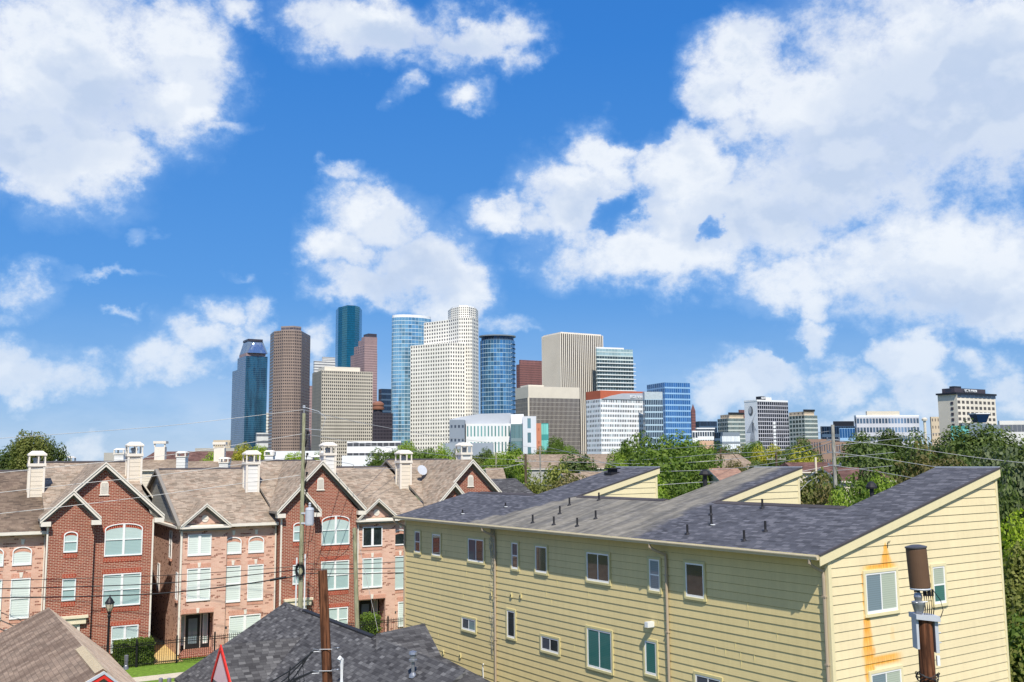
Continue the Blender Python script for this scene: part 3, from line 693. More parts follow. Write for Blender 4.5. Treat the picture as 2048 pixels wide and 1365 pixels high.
def vine():
    mb = MB(); rnd = random.Random(3); t = yleft(990, 1150)[0]
    for k in range(70):
        z = rnd.uniform(3.2, 9.2) if rnd.random() < .4 else rnd.uniform(7.0, 9.15); y = t + rnd.uniform(-.16, .22); p = Vector((-.1, y, z)); pts = [p.copy()]
        for j in range(5):
            p = p + Vector((rnd.uniform(-.03, .015), rnd.uniform(-.09, .09), rnd.uniform(.02, .2))); p.x = max(min(p.x, -.05), -.22); p.z = min(p.z, 9.25); pts.append(p.copy())
        mb.tube(pts, .009, 4)
    o = mb.build('dead_vine', M['pole_grey']); o.location = [float(q) for q in YK]; o.rotation_euler = (0, 0, R(33.83))
    tag(o, 'leafless brown vine climbing the downspout between two top-floor windows of the yellow building', 'vine')
vine()

# ------------------------------------------------------------------ brick townhouses
def keystone(mb, x, z): mb.cut(); mb.poly([(x - .07, .06, z), (x + .07, .06, z), (x + .11, .06, z + .32), (x - .11, .06, z + .32)], 2); mb.box(x - .07, x + .07, 0, .058, z, z + .31, 2)
def course(mb, x0, x1, z, h=.26, m=1, rise=0.):
    mb.cut()
    if rise:
        o_ = arch_top(x0 - .1, x1 + .1, z + h, rise + h * .3, 14); i_ = arch_top(x0, x1, z, rise, 14)
        for i in range(14):
            a, b_, c, e = o_[i], o_[i + 1], i_[i + 1], i_[i]
            r0 = .09 * i * 1.9; r1 = r0 + .17
            mb.poly([(a[0], .025, a[1]), (b_[0], .025, b_[1]), (c[0], .025, c[1]), (e[0], .025, e[1])], m, uv=[(r0, .22), (r1, .22), (r1, 0.01), (r0, 0.01)])
    else: mb.box(x0, x1, 0, .025, z, z + h, m)
def rake(mb, xa, za, xb, zb, y0, y1, w=.26, m=0, m2=1):
    mb.cut()
    """sloping board from (xa,za) low to (xb,zb) peak on the front of a roof edge, with its soffit"""
    mb.hexa([(xa, y0, za - w), (xb, y0, zb - w), (xb, y0 + .06, zb - w), (xa, y0 + .06, za - w), (xa, y0, za), (xb, y0, zb), (xb, y0 + .06, zb), (xa, y0 + .06, za)], m)
    mb.hexa([(xa, y0 - .05, za - .06), (xb, y0 - .05, zb - .06), (xb, y0 - .002, zb - .06), (xa, y0 - .002, za - .06), (xa, y0 - .05, za + .04), (xb, y0 - .05, zb + .04), (xb, y0 - .002, zb + .04), (xa, y0 - .002, za + .04)], m)
    mb.hexa([(xa, y0 + .06, za - w + .03), (xb, y0 + .06, zb - w + .03), (xb, y1, zb - w + .03), (xa, y1, za - w + .03), (xa, y0 + .06, za - w + .06), (xb, y0 + .06, zb - w + .06), (xb, y1, zb - w + .06), (xa, y1, za - w + .06)], m2)
    mb.hexa([(xa, y1 - .05, za - w - .2), (xb, y1 - .05, zb - w - .2), (xb, y1 - .001, zb - w - .2), (xa, y1 - .001, za - w - .2), (xa, y1 - .05, za - w + .04), (xb, y1 - .05, zb - w + .04), (xb, y1 - .001, zb - w + .04), (xa, y1 - .001, za - w + .04)], m2)  # soffit and wall strip: shadow band below the rake, put into their grey
def chimney(parent, x, y, zb, zt, mat, trim):
    mb = MB(); w, d = .44, .44
    mb.box(x - w, x + w, y - d, y + d, zb, zt, 0)
    for sx in (-1, 1):
        for sy in (-1, 1): mb.box(x + sx * w - .07, x + sx * w + .07, y + sy * d - .07, y + sy * d + .07, zb, zt, 1)
    mb.box(x - w - .04, x + w + .04, y - d - .04, y + d + .04, zb - .02, zb + .12, 1)
    c = mb.build('chimney', [mat, trim], parent)
    k = MB(); k.box(x - w - .12, x + w + .12, y - d - .12, y + d + .12, zt + .002, zt + .2)
    for sx in (-1, 0.15, 1):
        for sy in (-1, 1): k.box(x + sx * (w + .04) - .045, x + sx * (w + .04) + .045, y + sy * (d + .04) - .045, y + sy * (d + .04) + .045, zt + .2, zt + .72)
    a = w + .14; b_ = w - .12; z0 = zt + .72
    k.box(x - a, x + a, y - a, y + a, z0, z0 + .1)
    k.hexa([(x - a, y - a, z0 + .1), (x + a, y - a, z0 + .1), (x + a, y + a, z0 + .1), (x - a, y + a, z0 + .1), (x - b_, y - b_, z0 + .32), (x + b_, y - b_, z0 + .32), (x + b_, y + b_, z0 + .32), (x - b_, y + b_, z0 + .32)])
    k.build('chimney_cap', trim, c)
    f = MB(); f.lathe((x, y, zt + .2), [(.2, 0), (.2, .22), (.26, .24), (.26, .36), (.18, .42)], 10); f.build('flue', M['galv'], c)
def red_house(u0, label, lit=True, W=5.85, low=True):
    o = row(u0, 0); s = W / 5.85
    E = empty('red_brick_townhouse', o, ROW_R, label, 'townhouse', 'brick townhouses in the row')
    w = MB(); D = 19; pk, pz, ez = 3.0 * s, 12.42, 8.95
    w.prism([(0, 0), (W, 0), (W, ez), (pk, ez + (W - pk)), (0.0, ez + .05)], 'y', .05, .5)
    w.f.clear(); w.m.clear(); w.uv.clear(); w.v.clear()
    slope = (pz - 8.97) / (pk + .05)
    w.prism([(0, 0), (W, 0), (W, 8.97 + .1), (pk, pz), (0, 8.97 + .1)], 'y', 0, .4)
    w.prism([(0, 0), (2.5 * s, 0), (2.5 * s, 9.1), (1.28 * s, 10.55), (0, 9.1)], 'y', -.45, 0.002)
    w.build('wall', M['red_brick'], E)
    sd = MB(); sd.box(0.002, W - .002, .4, D, 0, 8.9); sd.build('side_wall', M['lap_grey'], E)
    # rear gable closing walls are hidden under the roof
    r = MB(); th = .16
    fz = lambda x: 12.62 - 1.02 * abs(x - pk)
    tipL, tipR = pk - 3.4 * s, pk + 3.4 * s
    zt = 9.17; 
    for xa, xb in ((tipL, pk), (pk, tipR)):
        za, zb = (zt, 12.64) if xa == tipL else (12.64, zt)
        r.slab([(xa, -.42, za), (xb, -.42, zb), (xb, 9.5, zb), (xa, 9.5 if False else (1.2 if (xa == tipL) else 9.5), za)] if xa == tipL else [(xa, -.42, za), (xb, -.42, zb), (xb, 1.2, zb), (xa, 9.5, za)], th, 0, 1)
    # small gable roof on the bay
    r.slab([(tipL, -.86, zt + .012), (1.28 * s, -.86, 10.9 + .012), (1.28 * s, -.42, 10.912), (tipL, -.42, zt + .012)], th, 0, 1)
    r.slab([(1.28 * s, -.86, 10.912), (2.82 * s, -.86, zt + .03), (2.82 * s, .0, zt + .03), (1.28 * s, .0, 10.912)], th, 0, 1)
    # main slope and back slope
    r.slab([(-.02, .3, 8.72), (W + .02, .3, 8.72), (W + .02, 9.9, 12.7), (-.02, 9.9, 12.7)], .18, 0, 1)
    r.slab([(-.02, 9.9, 12.69), (W + .02, 9.9, 12.69), (W + .02, D, 8.7), (-.02, D, 8.7)], .18, 0, 1)
    r.build('roof', [M['brown_shingle'], M['grey_trim']], E)
    rc = MB(); rc.prism([(9.7, 12.66), (9.9, 12.76), (10.1, 12.66)], 'x', 0, W); rc.build('ridge_cap', M['roof_dark'], E)
    g = MB()
    rake(g, pk, 12.62, tipR, zt, -.46, 0, m=0); 
    rake(g, 1.28 * s + .02, 10.9, pk, 12.62, -.46, 0, m=0)
    rake(g, tipL, zt, 1.28 * s, 10.89, -.92, -.45, m=0); rake(g, 1.28 * s, 10.89, 2.82 * s, zt, -.92, -.45, m=0)
    for (x0, x1, y0) in ((tipL + .05, tipL + .62, -.9), (2.3 * s, 2.84 * s, -.9), (tipR - .62, tipR - .02, -.45)): g.cut(); g.box(x0, x1, y0, y0 + .44, zt - .44, zt - .16)
    g.each('rake_board', [M['white_trim'], M['grey_trim']], E)
    v = MB(moved(FRONT, 0, 0, 0)); at_ = arch_top(pk - .25, pk + .25, 11.45, .22)
    pts = [(pk - .25, 10.6), (pk + .25, 10.6)] + at_
    v.poly([(p[0], .05, p[1]) for p in pts], 0)
    for i in range(9): v.box(pk - .19, pk + .19, .05, .075, 10.68 + i * .075, 10.71 + i * .075, 0)
    v.box(pk - .3, pk + .3, 0, .07, 10.52, 10.6, 0); v.build('gable_vent', M['white_trim'], E)
    c = MB(FRONT)
    course(c, 3.1 * s, 5.25 * s, 8.45, .3, 0, .34); course(c, 3.1 * s, 5.22 * s, 6.3, .3, 0); course(c, 3.05 * s, 5.25 * s, 5.58, .28, 0); course(c, 3.1 * s, 5.2 * s, 3.14, .3, 0)
    course(c, 3.6 * s, 5.3 * s, 2.3, .28, 0); course(c, pk - .25, pk + .25, 11.25, .16, 0, .22)
    T = moved(FRONT, 0, .45, 0)
    b_ = MB(T); course(b_, .85 * s, 1.68 * s, 8.13, .26, 0, .25); course(b_, .9 * s, 1.65 * s, 6.72, .3, 0); course(b_, .9 * s, 1.65 * s, 5.5, .26, 0); course(b_, .9 * s, 1.65 * s, 3.78, .3, 0)
    c.each('brick_course', M['red_soldier'], E); b_.each('brick_course', M['red_soldier'], E)
    gl = M['blind_green']; gw_ = M['blind_low']
    window(E, FRONT, 3.13 * s, 5.24 * s, 6.66, 8.72, 'pair', .34, glass=gw_, glass2=gl, depth=.08)
    window(E, FRONT, 3.13 * s, 5.24 * s, 3.52, 5.54, 'pair', glass=gw_, glass2=gl, depth=.08)
    window(E, T, .9 * s, 1.64 * s, 7.07, 8.36, 'double', .22, glass=gw_, glass2=gl, depth=.08)
    window(E, T, .92 * s, 1.64 * s, 4.13, 5.46, 'double', glass=gw_, glass2=gl, depth=.08)
    window(E, FRONT, 3.7 * s, 5.2 * s, .62, 2.27, 'pair', glass=gl, depth=.08)
    h = MB(T); h.box(.3 * s, 2.35 * s, 0, .35, 3.05, 3.2); h.box(.4 * s, 2.25 * s, 0, .25, 2.7, 3.05); h.build('door_hood', M['cream_trim'], E)
    dd = MB(T); dd.box(.85 * s, 1.8 * s, 0, .06, .2, 2.5); dd.box(.7 * s, .85 * s, 0, .1, .2, 2.65, 1); dd.box(1.8 * s, 1.95 * s, 0, .1, .2, 2.65, 1); dd.box(.85 * s, 1.8 * s, 0, .1, 2.5, 2.65, 1)
    dd.build('door', [M['door_black'], M['white_trim']], E)
    ds = MB(); 
    for x in ((.04,) if u0 > 0 else (.04, W - .03)): ds.cut(); ds.box(x - .05, x + .05, -.53 if x < 1 else -.08, -.452 if x < 1 else 0, .1, 8.9)
    ds.each('downspout', M['white_trim'], E)
    chimney(E, min(6.0, W + .1), 7.0, 11.0, 13.05, M['lap_bluewhite'] if u0 > 0 else M['lap_white'], M['white_trim'])
    return E
def pink_house(u0, label, W=6.35, dark=False, side=False, stained=False):
    E = empty('pink_brick_townhouse', row(u0, .35), ROW_R, label, 'townhouse', 'brick townhouses in the row'); D = 18.4
    w = MB()
    w.box(.002 if not side else 0, W, 0, D, 2.75, 8.42); w.box(2.4, W, 0, D, 0, 2.75); w.box(0 if side else .002, .1, 0, D, 0, 2.75); w.box(.1, 2.4, 1.1, D, 0, 2.75)
    w.box(0, .15, -.25, 0, 0, 8.35); w.box(.15, 2.25, -.25, 0, 2.62, 8.35); w.box(2.25, 3.0, -.25, 0, 0, 8.35)
    w.prism([(.3, 8.45), (2.75, 8.45), (1.5, 9.55)], 'y', -.25, .3)
    w.build('wall', M['pink_brick'], E)
    r = MB(); z0, yv, zr = 8.42, 9.2, 12.12; th = .16
    sh = M['stained_shingle'] if stained else M['brown_shingle']
    r.slab([(-.05, -.4, z0), (W, -.4, z0), (W, yv, zr), (-.05, yv, zr)], th, 0, 1)
    r.slab([(-.05, yv, zr - .01), (W, yv, zr - .01), (W, D + .3, z0), (-.05, D + .3, z0)], th, 0, 1)
    r.slab([(-.12, -.68, 8.42), (1.5, -.68, 9.84), (1.5, 2.6, 9.84), (-.12, .1, 8.5)], .1, 0, 1)
    r.slab([(1.5, -.68, 9.835), (3.12, -.68, 8.42), (3.12, .1, 8.5), (1.5, 2.6, 9.835)], .1, 0, 1)
    r.build('roof', [sh, M['grey_trim']], E)
    rc = MB(); rc.prism([(yv - .2, zr - .06), (yv, zr + .06), (yv + .2, zr - .06)], 'x', 0, W); rc.build('ridge_cap', M['roof_dark'], E)
    g = MB(); rake(g, -.14, 8.4, 1.5, 9.82, -.74, -.25, .2); rake(g, 1.5, 9.82, 3.14, 8.4, -.74, -.25, .2)
    g.cut(); g.box(-.15, 3.15, -.72, -.25, 8.2, 8.32); g.box(-.05, 3.05, -.6, -.25, 8.06, 8.2, 1); g.box(-.02, 3.02, -.5, -.25, 8.32, 8.42)
    g.each('pediment', [M['white_trim'], M['grey_trim']], E)
    gv = MB(moved(FRONT, 0, .25, 0)); gv.poly([(1.5 + .24 * math.cos(a), .04, 8.82 + .24 * math.sin(a)) for a in [k * math.pi / 8 for k in range(16)]]); gv.box(1.35, 1.65, .04, .06, 8.78, 8.8); gv.build('round_vent', M['white_trim'], E)
    gt = MB(); gt.box(3.0, W, -.56, -.42, 8.24, 8.42); gt.box(3.0, W, -.42, 0, 8.2, 8.26); gt.build('gutter', M['grey_trim'] if False else M['white_trim'], E)
    c = MB(FRONT); T = moved(FRONT, 0, .25, 0); cb = MB(T)
    for x0, x1 in ((2.95, 4.03), (4.5, 5.58)):
        course(c, x0 - .05, x1 + .05, 7.2, .26, 1, .3); course(c, x0, x1, 6.08, .24, 1); keystone(c, (x0 + x1) / 2, 7.62)
        course(c, x0, x1, 5.6, .26, 1); course(c, x0, x1, 2.9, .2, 1); keystone(c, (x0 + x1) / 2, 5.62)
    course(c, 3.3, 5.5, 2.3, .3, 1); keystone(c, 4.4, 2.3)
    course(cb, .4, 1.97, 6.12, .24, 1); course(cb, .4, 1.97, 5.6, .26, 1); keystone(cb, 1.2, 5.62); course(cb, .15, 2.25, 2.66, .28, 1); keystone(cb, 1.2, 2.68)
    c.each('brick_course', [M['pink_brick'], M['pink_soldier'], M['white_trim']], E); cb.each('brick_course', [M['pink_brick'], M['pink_soldier'], M['white_trim']], E)
    ga = M['glass_dark'] if dark else M['blind_white']; gb = M['blind_green'] if dark else M['blind_white']
    window(E, T, .42, 1.95, 6.4, 7.8, 'casement', glass=ga, depth=.08)
    window(E, T, .43, 1.97, 3.45, 5.57, 'pair' if dark else 'casement', glass=gb if dark else M['blind_white'], depth=.08)
    for x0, x1 in ((2.95, 4.03), (4.5, 5.58)):
        window(E, FRONT, x0, x1, 6.36, 7.5, 'single', .3, glass=ga, depth=.08)
        window(E, FRONT, x0, x1, 3.15, 5.57, 'double' if True else '', glass=gb, depth=.08)
    window(E, FRONT, 3.32, 5.45, .45, 2.25, 'casement', glass=M['blind_white'], depth=.08)
    # recessed door with side lights
    TD = moved(FRONT, 0, -1.05, 0); dm = M['door_black']
    d = MB(TD); d.box(.22, 2.3, -.04, 0, .1, 2.62, 0); d.box(.72, 1.62, .0, .06, .2, 2.35, 0); d.build('door', dm, E)
    for x0, x1, z0_, z1_ in ((.88, 1.46, .5, 2.15),):
        q = MB(TD); q.poly([(x0, .07, z0_), (x1, .07, z0_), (x1, .07, z1_), (x0, .07, z1_)]); q.build('door_glass', M['blind_grey'], E)
    fr = MB(TD)
    for x0 in (.62, 1.64): fr.box(x0, x0 + .07, 0, .08, .2, 2.45)
    fr.box(.62, 1.71, 0, .08, 2.4, 2.46); fr.build('door_frame', M['white_trim'], E)
    for x0 in (.3, 1.82): window(E, TD, x0, x0 + .34, .45, 2.4, 'single', glass=M['blind_green'], depth=.05, name='side_light')
    st = MB(); st.box(.1, 2.6, -.9, -.25, 0, .16); st.box(.1, 2.4, -.25, 1.1, .0, .17); st.box(-.1, 2.8, -1.3, -.9, 0, .09); st.build('door_step', M['red_brick'], E)
    ds = MB(); ds.box(-.06 if side else .02, .06 if side else .1, -.36, -.26, .1, 8.1); ds.cut(); ds.box(W - .12, W - .03, -.1, 0, .1, 8.3); ds.each('downspout', M['white_trim'], E)
    pl = MB(FRONT); pl.box(2.72, 3.0, .0, .03, 1.45, 1.6) if False else pl.box(3.02, 3.2, 0, .03, 1.45, 1.6); pl.build('house_number_plate', M['roof_dark'], E)
    chimney(E, 5.9, 5.1, 10.2, 12.4, M['lap_white'] if (u0 < -5 or u0 > 10) else M['lap_bluewhite'], M['white_trim'])
    if side:
        gw = MB(); gw.poly([(-.02, 0, 8.42), (-.02, D, 8.42), (-.02, yv, zr - .17)]); gw.build('gable_siding', M['lap_grey'], E)
        rk = MB(); rk.hexa([(-.28, -.4, 8.2), (-.06, -.4, 8.2), (-.06, yv, zr - .2), (-.28, yv, zr - .2), (-.28, -.4, 8.42), (-.06, -.4, 8.42), (-.06, yv, zr + .01), (-.28, yv, zr + .01)], 1)
        rk.hexa([(-.28, yv, zr - .2), (-.06, yv, zr - .2), (-.06, D, 8.3), (-.28, D, 8.3), (-.28, yv, zr), (-.06, yv, zr), (-.06, D, 8.5), (-.28, D, 8.5)], 1)
        rk.box(-.3, 0, -.1, D, 8.2, 8.34, 0); rk.build('rake_board', [M['white_trim'], M['grey_trim']], E)
        for y0, y1, z0_, z1_ in ((2.9, 3.7, 6.0, 7.9), (.35, .95, 3.5, 5.3), (7.2, 8.0, 3.3, 5.3)):
            window(E, LEFT, y0, y1, z0_, z1_, 'double', glass=M['glass_dark'], depth=.06)
            sl = MB(LEFT); sl.box(y0 - .05, y1 + .05, 0, .1, z0_ - .16, z0_ - .02); sl.build('window_sill', M['pink_soldier'], E)
    return E
pink_house(-14.75, 'pink brick townhouse with a stained roof at the left edge of the picture', stained=True)
red_house(-8.45, 'red brick gabled townhouse behind the street lamp, leftmost red one', W=6.35)
pink_house(-.3, 'pink brick townhouse with a black front door and white shutters', side=True, W=6.45)
red_house(6.2, 'red brick gabled townhouse behind the transformer pole', W=5.75)
pink_house(11.97, 'pink brick townhouse with dark top windows beside the yellow building', dark=True, W=6.1)
red_house(18.15, 'red brick gable end rising above the yellow building roof', W=5.85)
def rear_wing():
    E = empty('sided_rear_house', row(-2.3, 9.0), ROW_R, 'grey sided house with two small gables behind the gap between red and pink townhouses', 'house')
    w = MB(); w.box(-1.6, 2.0, 3, 10, 0, 9.6); w.prism([(-1.6, 9.6), (2.0, 9.6), (.3, 11.9)], 'y', 3, 9); w.prism([(-2.2, 8.8), (.2, 8.8), (-1.0, 10.6)], 'y', 1.4, 3.2); w.box(-2.2, .2, 1.4, 3.2, 0, 8.8)
    w.build('wall', M['lap_grey'], E)
    r = MB()
    for (xa, xp, xb, za, zp, y0, y1) in ((-2.0, .3, 2.5, 9.3, 12.4, 2.6, 10), (-2.7, -1.0, .7, 8.6, 11.0, 1.0, 4)):
        r.slab([(xa, y0, za), (xp, y0, zp), (xp, y1, zp), (xa, y1, za)], .16, 0, 1); r.slab([(xp, y0, zp - .005), (xb, y0, za), (xb, y1, za), (xp, y1, zp - .005)], .16, 0, 1)
    r.build('roof', [M['brown_shingle'], M['white_trim']], E)
rear_wing()

# fence, hedge, shrubs, lamp
def fence():
    E = empty('iron_fence', row(0, -2.2), ROW_R, 'black iron picket fence in front of the brick townhouses', 'fence')
    p = MB(); r = MB()
    u = -13.0
    while u < 18.4:
        p.box(u - .011, u + .011, -.011, .011, .08, 1.55); u += .13
    r.box(-13, 18.4, -.02, .02, 1.28, 1.32); r.box(-13, 18.4, -.02, .02, 1.42, 1.45); r.box(-13, 18.4, -.02, .02, .16, .2)
    p.build('picket', M['iron'], E)['kind'] = 'stuff'; r.build('rail', M['iron'], E)
    for u in (-10.6, -8.2, -5.6, -3.2, -.8, 1.55, 3.9, 6.3, 8.7, 11.1, 13.5, 16.0):
        q = MB(); q.box(u - .045, u + .045, -.045, .045, 0, 1.66); q.lathe((u, 0, 1.66), [(.06, 0), (.06, .03), (.02, .08)], 8); q.build('post', M['iron'], E)
fence()

rng = np.random.default_rng(11)
def leaves_mesh(name, centers, normals, size, tint, aspect=1.6):
    n = len(centers); nr = normals + rng.normal(0, .42, (n, 3)); nr /= np.linalg.norm(nr, axis=1)[:, None] + 1e-9
    a = np.cross(nr, rng.normal(0, 1, (n, 3))); a /= np.linalg.norm(a, axis=1)[:, None] + 1e-9; b_ = np.cross(nr, a)
    s = size * rng.uniform(.6, 1.35, n)[:, None]
    q = np.stack([centers - a * s * aspect / 2, centers + b_ * s * .5 + nr * s * .12, centers + a * s * aspect / 2, centers - b_ * s * .5 + nr * s * .12], 1).reshape(-1, 3)
    me = bpy.data.meshes.new(name); me.vertices.add(4 * n); me.vertices.foreach_set('co', q.astype(np.float32).ravel())
    me.loops.add(4 * n); me.loops.foreach_set('vertex_index', np.arange(4 * n, dtype=np.int32))
    me.polygons.add(n); me.polygons.foreach_set('loop_start', np.arange(0, 4 * n, 4, dtype=np.int32)); me.polygons.foreach_set('loop_total', np.full(n, 4, dtype=np.int32))
    me.update(calc_edges=True); at_ = me.attributes.new('tint', 'FLOAT', 'FACE'); at_.data.foreach_set('value', np.clip(tint, 0, 1).astype(np.float32))
    return me
def crown(seed, lobes=28, per=620, leaf=.068, flat=.85, spread=.68, lr=(.2, .4)):
    global rng; rng = np.random.default_rng(seed); C_, N_, T_ = [], [], []
    for i in range(lobes):
        d = rng.normal(0, 1, 3); d /= np.linalg.norm(d); 
        if d[2] < -.35: d[2] *= -.6
        c = d * rng.uniform(.3, 1.0) ** .6 * spread; c[2] *= flat; r_ = rng.uniform(*lr)
        k = int(per * (r_ / .3) ** 1.6); v = rng.normal(0, 1, (k, 3)); v /= np.linalg.norm(v, axis=1)[:, None]
        rr = r_ * rng.uniform(.55, 1.12, k)[:, None] ** .6
        C_.append(c + v * rr * np.array([1, 1, .8])); N_.append(v + np.array([0, 0, .35])); T_.append(np.full(k, rng.uniform(.15, .75)) + rng.normal(0, .14, k))
    P_ = np.concatenate(C_); lo, hi = np.percentile(P_, 1.2, axis=0), np.percentile(P_, 98.8, axis=0); P_ = (P_ - (lo + hi) / 2) / ((hi - lo) / 2)
    return leaves_mesh('crown', P_, np.concatenate(N_), leaf, np.concatenate(T_))
CROWNS = [crown(1), crown(2, 30, 300, .07, 1.0, .66), crown(3, 22, 380, .08, .7), crown(4, 34, 260, .07, .8, .74, (.16, .32)), crown(5, 40, 240, .065, 1.1, .7, (.14, .3))]
def trunk_mesh(seed):
    rd = random.Random(seed); mb = MB(); mb.tube([(0, 0, -3), (.02, 0, -1.4), (.05, .03, -.6), (.0, .05, .1), (.05, 0, .5)], [.1, .085, .075, .05, .02], 8)
    for i in range(7):
        a = rd.uniform(0, 6.28); l = rd.uniform(.5, .75); z = rd.uniform(-.8, -.1)
        mb.tube([(.03, .03, z), (math.cos(a) * l * .5, math.sin(a) * l * .5, z + .3), (math.cos(a) * l, math.sin(a) * l, z + rd.uniform(.45, .75))], [.045, .03, .012], 6)
    o = mb.build('trunk', M['bark'], smooth=True); me = o.data; bpy.data.objects.remove(o); return me
TRUNKS = [trunk_mesh(1), trunk_mesh(2), trunk_mesh(3)]
tree_n = 0
def tree(px, ytop, wpx, D, kind, label, h=None, k=None, cat='tree', name='broadleaf_tree', group=None, deep=1.0, base=0.):
    """a tree whose crown top and width are known; D is metres from the viewer"""
    global tree_n; tree_n += 1; rd = random.Random(tree_n * 13 + 5)
    top = at(px, ytop, D); rx = wpx * D / F_PX / 2 * 1.08; h = h or min(top[2] * .85, rx * 2.2); rz = h / 2
    cz = top[2] - rz * 1.18
    E = empty(name, (top[0], top[1], base), rd.uniform(0, 6.28), label, cat, group)
    ci = (tree_n if k is None else k) % 5
    c = bpy.data.objects.new('crown', CROWNS[ci]); COL.objects.link(c); c.parent = E; c.location = (0, 0, cz - base); c.scale = (rx, rx * deep, rz * 1.05)
    if not CROWNS[ci].materials: CROWNS[ci].materials.append(LEAF['green'])
    c.material_slots[0].link = 'OBJECT'; c.material_slots[0].material = LEAF[kind]
    t = bpy.data.objects.new('trunk', TRUNKS[tree_n % 3]); COL.objects.link(t); t.parent = E; s = (cz - base) / 3.0; t.location = (0, 0, cz - base); t.scale = (rx * .9, rx * .9, max(s, rz * .7))
    return E
def bush(name, lo, hi, kind, label, n, leaf, rz=0., loc=(0, 0, 0), cat='hedge', rough=.1, group=None):
    """clipped or shaggy hedge filled with leaves between two local corners"""
    global rng; rng = np.random.default_rng(abs(hash(label)) % 1000 if False else len(label) * 7 + n)
    lo, hi = np.array(lo, float), np.array(hi, float); c = (lo + hi) / 2; h = (hi - lo) / 2
    p = rng.uniform(-1, 1, (n, 3)); ax = rng.integers(0, 5, n); sg = np.where(rng.random(n) < .5, -1., 1.)
    p[ax <= 1, 0] = sg[ax <= 1]; p[ax == 2, 1] = sg[ax == 2]; p[ax == 3, 1] = -1; p[ax == 4, 2] = 1
    nrm = p * (np.abs(p) > .98); nrm += .01
    q = c + p * h + rng.normal(0, rough, (n, 3)); me = leaves_mesh(name, q, nrm, leaf, rng.uniform(0, 1, n))
    me.materials.append(LEAF[kind]); o = bpy.data.objects.new(name, me); COL.objects.link(o); o.location = [float(v) for v in loc]; o.rotation_euler = (0, 0, rz)
    core = MB(); core.box(*[float(v) for v in (lo[0] + .12, hi[0] - .12, lo[1] + .12, hi[1] - .12, 0, hi[2] - .12)])
    cm = core.build('branch_core', M['hedge_core'], o); tag(o, label, cat, group); return o
M['hedge_core'] = plain('inner twigs', (.02, .03, .01), .95)
bush('box_hedge', (-4.3, -1.9, 0), (-2.15, -.55, 1.45), 'hedge', 'clipped green box hedge behind the iron fence below the leftmost red townhouse', 5200, .085, ROW_R, ROW_O, rough=.05)
bush('round_shrub', (12.0, -1.9, 0), (13.0, -.7, 1.7), 'hedge', 'small dark green shrub beside the doorway of the pink townhouse next to the yellow building', 2200, .09, ROW_R, ROW_O, cat='shrub', rough=.12)

def street_lamp():
    b0 = at(218, 1240, 57.5); E = empty('street_lamp', (b0[0], b0[1], 0), 0, 'black cast iron street lamp with a glass lantern before the red brick townhouse', 'street lamp')
    zt = at(218, 1190, 57.5)[2]
    p = MB(); p.lathe((0, 0, 0), [(.2, 0), (.2, .25), (.14, .35), (.12, .8), (.075, .95), (.065, zt - 1.3), (.1, zt - 1.28), (.1, zt - 1.18), (.07, zt - 1.1), (.13, zt - .98), (.06, zt - .92)], 12); p.build('post', M['iron'], E, True)
    g = MB(); g.lathe((0, 0, zt - .92), [(.12, 0), (.2, .18), (.24, .4), (.23, .46)], 10); g.build('lantern_glass', M['lamp_glass'], E)
    c = MB(); c.lathe((0, 0, zt - .48), [(.27, 0), (.27, .05), (.2, .14), (.13, .26), (.06, .34), (.03, .38), (.035, .42), (.008, .5)], 12)
    for k in range(6): a = k * math.pi / 3; c.tube([(.12 * math.cos(a), .12 * math.sin(a), -.92 + zt), (.2 * math.cos(a), .2 * math.sin(a), -.74 + zt), (.245 * math.cos(a), .245 * math.sin(a), -.48 + zt)], .012, 4)
    c.build('lantern_cap', M['iron'], E)
M['lamp_glass'] = pane('lantern glass', srgb(196, 184, 160), 'plain', rough=.2, spec=1.)
street_lamp()

